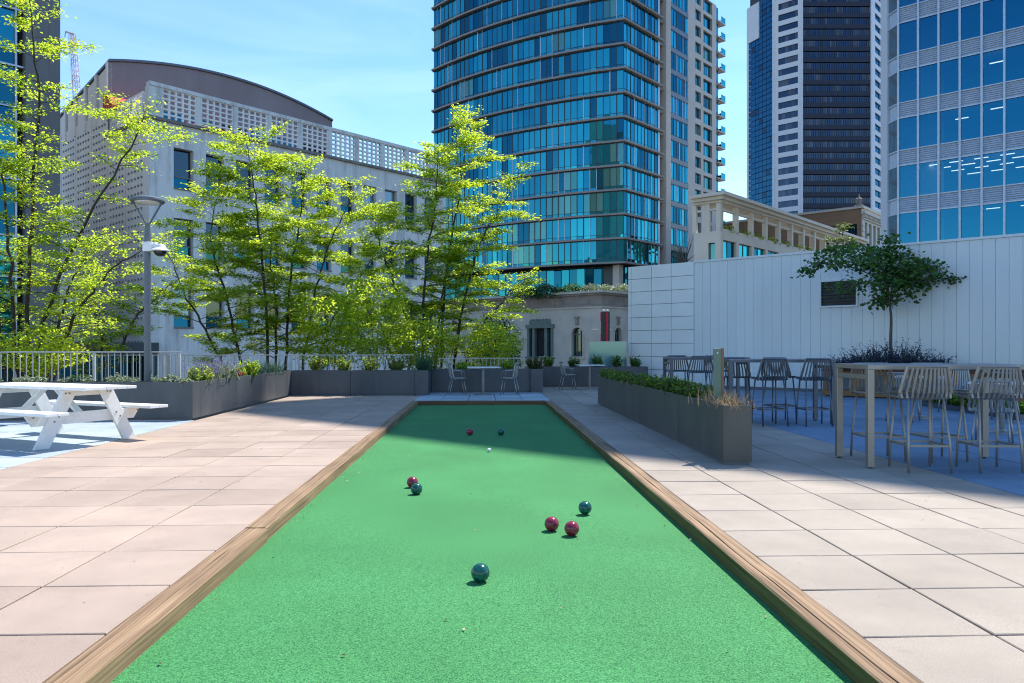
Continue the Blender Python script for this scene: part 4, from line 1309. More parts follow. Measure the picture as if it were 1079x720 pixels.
# vertical blade sign on the corner
bs = P(637.5, 345, 71)
t = thing('blade_sign', 'tall black and red vertical sign on a bracket at the limestone corner', 'sign', (bs.x, bs.y, bs.z))
b = MB(); b.box(-0.36, -0.2, -1.55, 0.42, 0.2, 1.45); b.build('panel', M['black'], t, local=True, bevel=0.03)
b = MB(); b.box(0.08, -0.24, -1.55, 0.24, -0.205, 1.46); b.box(-0.42, -0.15, 0.6, -0.36, 0.15, 1.4); b.box(-0.41, -0.1, -1.4, -0.36, 0.1, -0.6); b.build('red_stripe', M['red'], t, local=True)
b = MB(); b.tube([(-1.2, 0, -0.22), (-0.36, 0, -0.22)], 0.045, 8); b.tube([(0.42, 0, -0.22), (0.9, 1.5, -0.22)], 0.04, 8); b.build('bracket', M['alu'], t, local=True)
for x in (-0.12, 0.22):
    b = MB(); b.lathe((x, 0, 1.45), [(0.05, 0), (0.13, 0.05), (0.15, 0.13), (0.1, 0.2), (0.02, 0.22)], 12); b.build('lamp', M['lens'], t, local=True)

# ================================================================ cream pavilion with pergola roof
Po = P(759.4, 0, 80)
PL, PR = Face(Po, g1), Face(Po, g2)
t = thing('pergola_building', 'cream low building with a columned roof pergola and deep cornice', 'building', (Po.x, Po.y, -5))
zp = lambda y: 1.26 + (367 - y) / F * 80
sl1 = PL.s_of(731); sr1 = PR.s_of(905)
colx = [PR.s_of(v_) for v_ in (759.8, 775.8, 792.5, 806.7, 820, 834, 846, 858, 869.8, 881, 891)]
step_ = (colx[8] - colx[0]) / 8
zf = zp(243)
hw = [(i * step_ + 0.55, (i + 1) * step_ - 0.12, zf - 3.2, zf - 0.9) for i in range(10)]
b = MB()
PR.wall(b, 0, 10.4 * step_, -5, zf, hw, 0.35)
hL = [(PL.s_of(753.3), PL.s_of(746), zf - 4.5, zf - 1.2)]
PL.wall(b, 0, sl1, -5, zf, hL, 0.35)
b.face([PL.at(0, zf, 0), PL.at(sl1, zf, 0), PL.at(sl1, zf, 0) + Vector((*(g2 * 10.4 * step_), 0)), PR.at(10.4 * step_, zf, 0)])
b.build('wall', M['pav_stone'], t)
b = MB(); b.prism([tuple(Po.xy - PL.n * 0.4 - PR.n * 0.4), tuple(Po.xy + g1 * sl1 - PL.n * 0.4), tuple(Po.xy + g1 * sl1 + g2 * 10.4 * step_), tuple(Po.xy + g2 * 10.4 * step_ - PR.n * 0.4)], -5, zf - 0.1)
b.build('inner_core', M['dark_room'], t)
for h in hw + [None]:
    b = MB()
    if h:
        pane_run(b, PR, h[0], h[1], h[2], h[3], (h[1] - h[0]) / 2, lambda: 0 if rnd.random() < 0.4 else 2, -0.3, 0.05)
    else:
        h = hL[0]; pane_run(b, PL, h[0], h[1], h[2], h[3], (h[1] - h[0]), lambda: 3, -0.3, 0.05)
    b.build('window', gm, t)
zc0, zc1 = zp(213), zp(203.5)
for i in range(11):
    b = MB(); PR.box(b, i * step_ + 0.05, i * step_ + 0.55, zf, zc0, -0.55, -0.05); b.build('column', M['pav_stone'], t)
    b = MB(); PR.box(b, i * step_ + 0.1, i * step_ + 0.45, zf, zc0, -2.2, -1.8); b.build('column', M['pav_stone'], t)
for q in (0.42 * sl1, 0.92 * sl1):
    b = MB(); PL.box(b, q, q + 0.45, zf, zc0, -0.5, -0.05); b.build('column', M['pav_stone'], t)
b = MB()
PR.box(b, 0, 10.4 * step_, zc0 - 0.75, zc0 - 0.55, -0.5, -0.15)
PR.box(b, 0, 10.4 * step_, zf + 0.02, zf + 0.3, -0.35, -0.05)
PL.box(b, 0.6, sl1, zc0 - 0.75, zc0 - 0.55, -0.5, -0.15)
b.build('rail_beams', M['pav_stone'], t)
b = MB()
Lr = 12.2 * step_
def ringp(d, z): return [Po.xy + PL.n * d + PR.n * d, Po.xy + g1 * sl1 + PL.n * d, Po.xy + g1 * sl1 - PL.n * 0.1, Po.xy + g1 * 2.4 + g2 * 2.4, Po.xy + g1 * 2.4 + g2 * Lr, Po.xy + g2 * Lr + PR.n * d]
for d, z0, z1 in ((0.1, zc0, zc0 + 0.25), (0.45, zc0 + 0.25, zc0 + 0.6), (0.85, zc0 + 0.6, zc1)):
    b.prism([tuple(q) for q in ringp(d, 0)], z0, z1)
b.build('cornice', M['pav_stone'], t)

# ================================================================ brick block with a cream front
Bo = P(908, 0, 130)
BL, BR = Face(Bo, g1), Face(Bo, g2)
zb_ = 1.26 + 150 / F * 130
t = thing('brick_building', 'brown brick building with an ornate cream side, behind the pergola', 'building', (Bo.x, Bo.y, -5))
b = MB()
dk = [(BL.s_of(903), BL.s_of(889), zb_ - 6.5, zb_ - 3.0), (BL.s_of(880), BL.s_of(866), zb_ - 6.5, zb_ - 3.0)]
BL.wall(b, 0, 30, -5, zb_ - 0.4, dk, 0.6)
b.build('brick_wall', M['brick'], t)
for h in dk:
    b = MB(); pane_run(b, BL, h[0], h[1], h[2], h[3], (h[1] - h[0]) / 4, lambda: 2, -0.4, 0.1); b.build('window', gm, t)
b = MB(); BL.box(b, -0.3, 30, zb_ - 0.4, zb_, -0.8, 0.25); b.build('coping', M['terracotta'], t)
b = MB()
hb = [(1.6 + i * 2.4, 3.1 + i * 2.4, zb_ - 6.3, zb_ - 2.6) for i in range(8)]
BR.wall(b, 0, 22, -5, zb_ - 0.4, hb, 0.6)
b.build('cream_wall', M['terracotta'], t)
for h in hb:
    b = MB(); BR.quad(b, h[0], h[1], h[2], h[3], -0.5, 0); b.build('window', M['g_win'], t)
b = MB(); BR.box(b, -0.4, 22, zb_ - 1.4, zb_ - 0.9, 0.0, 0.7); BR.box(b, -0.4, 22, zb_ - 0.4, zb_, -0.6, 0.4); BR.box(b, 0, 22, zb_ - 2.2, zb_ - 2.0, 0, 0.3)
for i in range(30): BR.box(b, i * 0.72, i * 0.72 + 0.3, zb_ - 1.9, zb_ - 1.4, 0.0, 0.5)
for i in range(20): BR.box(b, -0.2, 0.9, zb_ - 3.4 - i * 0.9, zb_ - 2.8 - i * 0.9, 0.0, 0.25); 
b.build('cornice', M['terracotta'], t)
b = MB(); b.prism([tuple(Bo.xy - BL.n * 0.9 - BR.n * 0.9), tuple(Bo.xy + g1 * 30 - BL.n * 0.9), tuple(Bo.xy + g1 * 30 + g2 * 20), tuple(Bo.xy + g2 * 22 - BR.n * 0.9)], -5, zb_ - 0.6); b.build('inner_core', M['dark_room'], t)
b = MB(); q = BL.at(0.6, zb_, -0.5); b.lathe((q.x, q.y, zb_), [(0.7, 0), (0.7, 0.3), (0.3, 0.5), (0.5, 0.9), (0.55, 1.3), (0.2, 1.6), (0.12, 2.0), (0.02, 2.2)], 10); b.build('finial', M['stone_dark'], t)

# ================================================================ black and white tower far behind
dB = 250.0
k2 = P(845, 0, dB); k3 = P(918, 0, dB)
FB = Face(k2, k3.xy - k2.xy)
F1 = Face(k2, g1); w1 = F1.s_of(815.3)
k1 = F1.at(w1, 0)
F0 = Face(k1, rot(-0.38, 0.925)); w0 = F0.s_of(788.5)
F4 = Face(k3, g2); w4 = F4.s_of(931.5)
WB = (k3.xy - k2.xy).length
t = thing('black_tower', 'dark glass skyscraper with white ribbed corners, far behind', 'tower', (k2.x, k2.y, -5))
fp = 3.69; zb0 = 40.0; nb = 22; ztop = zb0 + nb * fp
cen = rot(100, 285)
b = MB()
poly = [F0.at(w0, 0, -0.8).xy, F0.at(0, 0, -0.8).xy, F1.at(w1 / 2, 0, -0.9).xy, FB.at(0.5, 0, -0.8).xy, FB.at(WB - 0.5, 0, -0.8).xy, F4.at(w4 / 2, 0, -0.9).xy, F4.at(w4, 0, -0.8).xy, F4.at(w4, 0).xy + g1 * 20, F0.at(w0, 0).xy + g2 * 14]
b.prism([tuple(q) for q in poly], -5, ztop + 6)
b.build('core', M['black'], t)
for fc, w_, pw in ((F1, w1, 0.16), (F4, w4, 0.24)):
    b = MB()
    hs = [(w_ * (0.14 if fc is F1 else 0.30), w_ * (0.84 if fc is F1 else 0.74), zb0 + k * fp + 0.95, zb0 + k * fp + 3.05) for k in range(nb)]
    fc.wall(b, 0, w_, -5, ztop, hs, 0.5)
    b.build('white_frame', M['tower_white'], t)
    for h in hs:
        b = MB()
        n_ = 6 if fc is F1 else 2
        for i in range(n_):
            a = h[0] + (h[1] - h[0]) * i / n_; c = h[0] + (h[1] - h[0]) * (i + 1) / n_
            fc.quad(b, a, c, h[2], h[3], -0.4, 1 if (fc is F1 and rnd.random() < 0.28) else (0 if fc is F1 else 2), 0.01)
        b.build('window', [M['g_black'], M['g_black2'], M['g_tblue']], t)
gb = [M['g_black'], M['g_black2'], M['black'], M['g_tblue'], M['spandrel']]
dark_sp = pbr('dark_spandrel', (0.020, 0.028, 0.055), 0.5, 0.0, var=0.1, spec=0.3)
for k in range(nb):
    b = MB(); z = zb0 + k * fp
    n_ = 30; run = 0; mi = 0
    for i in range(n_):
        if run <= 0:
            mi = 1 if rnd.random() < 0.33 else 0; run = rnd.randint(1, 4)
        run -= 1
        FB.quad(b, WB * i / n_ + 0.08, WB * (i + 1) / n_ - 0.08, z + 1.6, z + 3.45, -0.05, mi, 0.012)
    FB.box(b, 0, WB, z + 0.1, z + 1.55, -0.6, 0.02, 4)
    b.build('window_band', [M['g_black'], M['g_black2'], M['black'], M['g_tblue'], dark_sp], t)
    b = MB()
    n_ = 7
    for i in range(n_):
        F0.quad(b, w0 * i / n_ + 0.1, w0 * (i + 1) / n_ - 0.1, z + 0.15, z + 1.7, 0, 3, 0.02)
        F0.quad(b, w0 * i / n_ + 0.1, w0 * (i + 1) / n_ - 0.1, z + 1.9, z + 3.6, 0, 3 if rnd.random() < 0.85 else 0, 0.02)
    b.build('window_band', gb, t)
b = MB()
for e in (0.0, WB): FB.box(b, e - 0.25, e + 0.25, -5, ztop, -0.3, 0.25)
F0.box(b, w0 - 0.4, w0 + 0.5, -5, ztop, -0.3, 0.25); F0.box(b, -0.2, 0.5, -5, ztop, -0.3, 0.2)
b.build('corner_rib', M['tower_white'], t)
b = MB(); F0.box(b, w0 * 0.55, w0 + 0.4, zb0 + 18.6 * fp, ztop, -1, 0.35); b.build('white_crown', M['tower_white'], t)

# slim glass tower glimpsed at the far right gap
q = P(929, 0, 310)
t = thing('distant_tower', 'sliver of a distant blue glass tower in the gap beside the office block', 'tower', (q.x, q.y, -5))
DF = Face(q, -g1)
b = MB(); DF.box(b, -6, 30, -5, 95, -20, 0); b.build('shaft', M['tower_white'], t)
b = MB()
for k in range(24):
    for j in range(12): DF.quad(b, -5.8 + j * 3, -3.2 + j * 3, 3 + k * 3.7, 5.9 + k * 3.7, 0.06, 0, 0.01)
b.build('windows', M['g_tblue'], t)

# ================================================================ left concrete and glass block
Lo = P(63.5, 0, 36)
LF = Face(Lo, -g2)
t = thing('concrete_block', 'dark concrete and blue glass high rise at the left edge', 'building', (Lo.x, Lo.y, -5))
sg = LF.s_of(27)
sgr = LF.s_of(-90)
b = MB()
LF.box(b, 0, sg, -5, 46, -14, 0)
b.build('concrete_wall', M['concrete'], t)
b = MB()
for k in range(14): LF.box(b, 0.0, sg, -2 + k * 3.4, -1.97 + k * 3.4, -0.02, 0.006)
for q in (0.33, 0.66): LF.box(b, sg * q - 0.015, sg * q + 0.015, -5, 46, -0.02, 0.005)
b.build('joints', M['gap'], t)
b = MB(); LF.box(b, sg, sgr, -5, 46, -14, -0.5); b.build('core', M['dark_room'], t)
b = MB()
fl = 2.6
for k in range(18):
    z = -4 + k * fl
    m_ = MB()
    n_ = int((sgr - sg) / 1.5)
    for i in range(n_):
        LF.quad(m_, sg + 0.35 + i * 1.5, sg + 1.75 + i * 1.5, z + 0.75, z + fl - 0.06, -0.35, 2 if rnd.random() < 0.75 else 1, 0.01)
        LF.quad(m_, sg + 0.35 + i * 1.5, sg + 1.75 + i * 1.5, z + 0.05, z + 0.68, -0.35, 2, 0.01)
    m_.build('window_band', gm, t)
for i in range(int((sgr - sg) / 1.5) + 1): LF.box(b, sg + 0.27 + i * 1.5, sg + 0.35 + i * 1.5, -5, 46, -0.5, -0.25)
for k in range(18): LF.box(b, sg, sgr, -4.02 + k * fl, -3.94 + k * fl, -0.5, -0.22); LF.box(b, sg, sgr, -3.3 + k * fl, -3.24 + k * fl, -0.5, -0.26)
b.build('mullions', M['mullion_w'], t)

# ================================================================ white rendered building with lattice parapet
Go = P(157, 0, 40)
GF, GS = Face(Go, g2), Face(Go, g1)
t = thing('rendered_building', 'weathered white building with lattice parapet and curved plum roof', 'building', (Go.x, Go.y, -5))
z_ledge, z_par = 1.26 + (367 - 125) / 20, 1.26 + (367 - 85) / 20
Lg = GF.s_of(470)
w_a, w_b = GF.s_of(183), GF.s_of(217)
ws = w_b - w_a
ww = GF.s_of(203.8) - w_a
wins = []
for zt2, zb2 in ((1.26 + (367 - 150) / 20, 1.26 + (367 - 193.5) / 20), (1.26 + (367 - 226) / 20, 1.26 + (367 - 268) / 20), (1.26 + (367 - 302) / 20, 1.26 + (367 - 344) / 20)):
    i = 0
    while w_a + i * ws + ww < Lg - 0.4:
        wins.append((w_a + i * ws, w_a + i * ws + ww, zb2, zt2)); i += 1
b = MB()
GF.wall(b, 0, Lg, -5, z_ledge, wins, 0.4)
b.face([GF.at(Lg, -5), GF.at(Lg, -5, -14), GF.at(Lg, z_ledge, -14), GF.at(Lg, z_ledge)])
b.build('front_wall', M['render'], t)
for h in wins:
    b = MB(); GF.quad(b, h[0], h[1], h[2] + (h[3] - h[2]) * 0.3, h[3], -0.34, 0, 0.02); GF.quad(b, h[0], h[1], h[2], h[2] + (h[3] - h[2]) * 0.3, -0.32, 1, 0.02)
    w_ = b.build('window', [M['g_win'], M['g_deep']] if rnd.random() < 0.75 else [M['g_pale'], M['g_deep']], t)
    b = MB(); GF.box(b, h[0], h[1], h[2] - 0.08, h[2], -0.4, 0.06); GF.box(b, h[0], h[1], h[2] + (h[3] - h[2]) * 0.3 - 0.03, h[2] + (h[3] - h[2]) * 0.3 + 0.03, -0.36, -0.28)
    GF.box(b, h[0], h[0] + 0.05, h[2], h[3], -0.36, -0.29); GF.box(b, h[1] - 0.05, h[1], h[2], h[3], -0.36, -0.29)
    b.build('frame', M['render_stain'], w_)
s115, s70 = GS.s_of(114), GS.s_of(60)
b = MB()
p = [GF.at(0.05, 0, -0.45).xy - GS.n * 0.45, GF.at(Lg - 0.1, 0, -0.45).xy, GF.at(Lg - 0.1, 0, -14).xy, GS.at(s70 - 0.1, 0, -0.45).xy]
b.prism([tuple(q) for q in p], -5, z_ledge - 0.1)
b.build('inner_core', M['dark_room'], t)
# side wall with studded panels
b = MB()
GS.box(b, 0.02, s115, -5, z_ledge, -0.44, 0)
GS.box(b, s115, s70, -5, z_ledge + 1.6, -0.44, 0)
b.build('side_wall', M['render_clean'], t)
b = MB()
sp_ = 0.42
k = 0
for i in range(int((s70 - 0.6) / sp_)):
    for j in range(int((z_ledge + 1.0 - 1.2) / sp_)):
        s_ = 0.9 + i * sp_; z = 1.6 + j * sp_
        if s_ < s115 and z > z_ledge - 1.4: continue
        if (i % 6 == 5): continue
        GS.box(b, s_ - 0.075, s_ + 0.075, z - 0.05, z + 0.05, -0.1, 0.05, 0)
for i in range(0, 9): GS.box(b, 0.9 + (i * 6 + 5) * sp_ - 0.02, 0.9 + (i * 6 + 5) * sp_ + 0.02, 0.8, z_ledge + (0 if 0.9 + (i * 6 + 5) * sp_ < s115 else 1.5), -0.1, 0.004)
b.build('studs', M['spandrel'], t)
# ledge and lattice parapet
b = MB()
GF.box(b, -0.15, Lg, z_ledge, z_ledge + 0.16, -0.5, 0.18)
GS.box(b, 0.5, s115, z_ledge, z_ledge + 0.16, -0.5, 0.15)
b.build('ledge', M['render_stain'], t)
def lattice(fc, a, c, z0, z1, nc, nr, parent):
    b = MB()
    for i in range(nc + 1):
        s_ = a + (c - a) * i / nc; fc.box(b, s_ - 0.045, s_ + 0.045, z0, z1, -0.14, -0.02)
    for j in range(nr + 1):
        z = z0 + (z1 - z0) * j / nr; fc.box(b, a, c, z - 0.04, z + 0.04, -0.145, -0.015)
    b.build('lattice_panel', M['render_clean'], parent)
zl0, zl1 = z_ledge + 0.16, z_par - 0.2
b0 = GF.s_of(171.5); bst = GF.s_of(212.5) - b0
b = MB()
GF.box(b, 0.0, b0 - 0.0, zl0, z_par - 0.2, -0.5, 0.0)
GF.box(b, 0.0, Lg, z_par - 0.2, z_par, -0.35, 0.06)
i = 0; bays = []
while b0 + i * bst < Lg - 0.5:
    e = min(b0 + (i + 1) * bst - 0.28, Lg - 0.25)
    bays.append((b0 + i * bst, e)); GF.box(b, e, min(e + 0.28, Lg), zl0, z_par - 0.2, -0.28, 0.03); i += 1
b.build('parapet_frame', M['render'], t)
for a, c in bays: lattice(GF, a, c, zl0, zl1, 5, 6, t)
for q in range(3):
    e0 = 0.9 + q * (s115 - 0.9) / 3
    lattice(GS, e0, e0 + (s115 - 0.9) / 3 - 0.2, zl0, zl1 - 0.2, 5, 5, t)
# penthouse with arched roof
o2 = GS.at(s115, 0)
PF = Face(o2, g2)
sp1 = PF.s_of(350)
zA = 1.26 + (367 - 65) / F * camxy(o2)[1]
zB = PF.z_of(350, 128)
zM = PF.z_of(230, 79)
n_ = 20
# circle-like arc through the three heights
sm = PF.s_of(230)
A_ = [[0, 0, 1], [sm * sm, sm, 1], [sp1 * sp1, sp1, 1]]
c_ = zA
den = sm * sm * sp1 - sp1 * sp1 * sm
qa = ((zM - c_) * sp1 - (zB - c_) * sm) / den
qb = (zM - c_ - qa * sm * sm) / sm
zr = lambda s_: qa * s_ * s_ + qb * s_ + c_
b = MB()
dep = s70 - s115
for i in range(n_):
    a, c = sp1 * i / n_, sp1 * (i + 1) / n_
    b.face([PF.at(a, z_ledge), PF.at(c, z_ledge), PF.at(c, zr(c)), PF.at(a, zr(a))], 0)
b.face([PF.at(sp1, z_ledge), PF.at(sp1, z_ledge, -dep), PF.at(sp1, zr(sp1) - 1.5, -dep), PF.at(sp1, zr(sp1))], 0)
b.build('penthouse_wall', M['zinc'], t)
for i in range(7):
    b = MB(); PF.box(b, 0.6 + i * 2.05, 2.4 + i * 2.05, z_ledge + 0.1, z_ledge + 2.25, -0.1, 0.03); b.build('terrace_dark_band', M['g_deep'] if i % 3 else M['dark_room'], t)  # added dark panels stand in for the dim terrace behind the lattice
b = MB()
for i in range(n_):
    a, c = sp1 * i / n_, sp1 * (i + 1) / n_
    f0 = [PF.at(a, zr(a), 0.12), PF.at(c, zr(c), 0.12), PF.at(c, zr(c) - 1.6, -dep), PF.at(a, zr(a) - 1.6, -dep)]
    up = Vector((0, 0, 0.14))
    b.face([x + up for x in f0]); b.face(f0[::-1]); b.face([f0[0], f0[1], f0[1] + up, f0[0] + up])
b.face([PF.at(sp1, zr(sp1), 0.12), PF.at(sp1, zr(sp1) - 1.6, -dep), PF.at(sp1, zr(sp1) - 1.6, -dep) + up, PF.at(sp1, zr(sp1), 0.12) + up])
b.face([PF.at(0, zr(0), 0.12), PF.at(0, zr(0) - 1.6, -dep), PF.at(0, zr(0) - 1.6, -dep) + up, PF.at(0, zr(0), 0.12) + up][::-1])
b.build('roof', M['alu_dark'], t)
b = MB()
ns_ = 5
for i in range(ns_):
    a, c = s115 + dep * i / ns_ + 0.12, s115 + dep * (i + 1) / ns_ - 0.12
    za, zc_ = zA - 1.6 * i / ns_ - 0.15, zA - 1.6 * (i + 1) / ns_ - 0.15
    q = [GS.at(a, z_ledge + 1.5, -0.05), GS.at(c, z_ledge + 1.5, -0.05), GS.at(c, zc_, -0.05), GS.at(a, za, -0.05)]
    b.face(q)
    GS.box(b, s115 + dep * i / ns_, s115 + dep * i / ns_ + 0.2, z_ledge + 1.0, zA - 1.6 * i / ns_ - 0.02, -0.2, 0.08)
b.build('side_panels', M['render_clean'], t)
# dark canopy at street side
b = MB()
GS.box(b, -0.5, s70 + 2, 0.9, 1.55, -0.3, 2.2)
b.build('canopy', M['mullion'], t)
b = MB(); GS.box(b, -0.5, s70 + 2, -5, 0.9, -0.2, 0.25); b.build('shopfront', M['g_deep'], t)
# red awnings on its roof terrace
for (s_, lab, h0) in ((1.0, 'red barrel awning at the corner of the plum roofed penthouse', 2.3), (5.6, 'red awning seen through the lattice parapet', 1.75)):
    q = PF.at(s_, z_ledge + h0, 0)
    a_o = MB()
    nn = 8
    for i in range(nn):
        r0, r1 = R(90 * i / nn), R(90 * (i + 1) / nn)
        f = lambda r, e: PF.at(s_ + e, z_ledge + h0 - 0.9 + 0.95 * math.cos(r), 0.02 + 1.3 * math.sin(r))
        a_o.face([f(r0, -1.3), f(r0, 1.3), f(r1, 1.3), f(r1, -1.3)])
        for e in (-1.3, 1.3): a_o.face([f(r0, e), f(r1, e), PF.at(s_ + e, z_ledge + h0 - 0.9, 0.02)])
    th = thing('awning', lab, 'awning', (q.x, q.y, q.z), 0, 'red awnings on the roof terrace')
    a_o.build('canvas', M['red'], th)
    fr_ = MB(); 
    for e in (-1.28, 1.28): fr_.tube([PF.at(s_ + e, z_ledge + h0 - 0.92, 1.3), PF.at(s_ + e, z_ledge + h0 - 0.92, 0.0)], 0.03, 6)
    fr_.build('frame', M['alu'], th)

# ================================================================ tower crane far away
t = thing('tower_crane', 'thin red and white tower crane jib far beyond the left rooftops', 'crane', tuple(P(80, 120, 210).xy) + (-5,))
b = MB()
a_, e_ = P(83, 125, 210), P(76.5, 36, 210)
up_ = (e_ - a_)
sd_ = Vector((*rot(1, 0), 0)); dp_ = Vector((*rot(0, 1), 0))
nseg = 16
cor = lambda k, w: [a_ + up_ * (k / nseg) + sd_ * (w * i) + dp_ * (w * j) for i, j in ((-1, -1), (1, -1), (1, 1), (-1, 1))]
for k in range(nseg):
    w0_, w1_ = 0.75 - 0.25 * k / nseg, 0.75 - 0.25 * (k + 1) / nseg
    A0, A1 = cor(k, w0_), cor(k + 1, w1_)
    mi = 0 if k % 4 < 2 else 1
    for i in range(4):
        b.tube([A0[i], A1[i]], 0.075, 5, mi); b.tube([A0[i], A1[(i + 1) % 4]], 0.045, 4, mi); b.tube([A1[i], A1[(i + 1) % 4]], 0.045, 4, mi)
b.build('jib', [M['crane_white'], M['crane_red']], t)
b = MB(); b.tube([e_, e_ - sd_ * 1.9 + Vector((0, 0, 0.7))], 0.25, 6); b.tube([e_ - sd_ * 1.9 + Vector((0, 0, 0.7)), e_ - sd_ * 2.1 - Vector((0, 0, 0.8))], 0.16, 6); b.build('head', M['crane_white'], t)
b = MB(); b.tube([e_ - sd_ * 1.2, a_ - sd_ * 1.2], 0.03, 4); b.build('cable', M['black'], t)
b = MB(); b.tube([a_, Vector((a_.x, a_.y, -5))], 0.9, 4); b.build('mast', M['crane_white'], t)

# ================================================================ vegetation
import numpy as np
rng = np.random.default_rng(5)

def leaves(name, centers, sizes, mats, parent=None, tilt=0.5, mat_p=None, aspect=0.6, dirs=None, off=None):
    "many small separate leaf faces, mostly level with a random tilt"
    c = np.asarray(centers, float).reshape(-1, 3); n = len(c)
    s = np.broadcast_to(np.asarray(sizes, float), (n,))
    nrm = rng.normal(0, tilt, (n, 3)); nrm[:, 2] = 1.0
    nrm /= np.linalg.norm(nrm, axis=1)[:, None]
    a = rng.normal(0, 1, (n, 3)) if dirs is None else np.asarray(dirs, float) + rng.normal(0, 0.25, (n, 3))
    a -= nrm * (a * nrm).sum(1)[:, None]; a /= np.linalg.norm(a, axis=1)[:, None] + 1e-9
    b = np.cross(nrm, a)
    la = (s * 0.5)[:, None]; lb = (s * 0.5 * aspect)[:, None]
    k = 0.15
    v = np.empty((n, 4, 3))
    v[:, 0] = c - a * la; v[:, 1] = c + b * lb - a * la * k; v[:, 2] = c + a * la; v[:, 3] = c - b * lb - a * la * k
    v[:, 1] += nrm * lb * 0.25; v[:, 3] += nrm * lb * 0.25
    if parent is not None:
        v -= np.array(parent.location)
    me = bpy.data.meshes.new(name)
    me.vertices.add(n * 4); me.loops.add(n * 4); me.polygons.add(n)
    me.vertices.foreach_set('co', v.reshape(-1))
    me.loops.foreach_set('vertex_index', np.arange(n * 4, dtype=np.int32))
    me.polygons.foreach_set('loop_start', np.arange(0, n * 4, 4, dtype=np.int32))
    me.polygons.foreach_set('loop_total', np.full(n, 4, dtype=np.int32))
    if not isinstance(mats, (list, tuple)): mats = [mats]
    for m_ in mats: me.materials.append(m_)
    if len(mats) > 1:
        me.polygons.foreach_set('material_index', rng.choice(len(mats), n, p=mat_p).astype(np.int32))
    me.update(calc_edges=True)
    o = bpy.data.objects.new(name, me); COL.objects.link(o)
    if parent is not None: o.parent = parent
    return o

def spline(pts, n):
    "smooth path through points (Catmull-Rom)"
    pts = [np.array(p, float) for p in pts]
    q = [2 * pts[0] - pts[1]] + pts + [2 * pts[-1] - pts[-2]]
    out = []
    seg = len(pts) - 1
    for i in range(n + 1):
        t = i / n * seg; k = min(int(t), seg - 1); u = t - k
        p0, p1, p2, p3 = q[k], q[k + 1], q[k + 2], q[k + 3]
        out.append(0.5 * ((2 * p1) + (-p0 + p2) * u + (2 * p0 - 5 * p1 + 4 * p2 - p3) * u * u + (-p0 + 3 * p1 - 3 * p2 + p3) * u ** 3))
    return np.array(out)

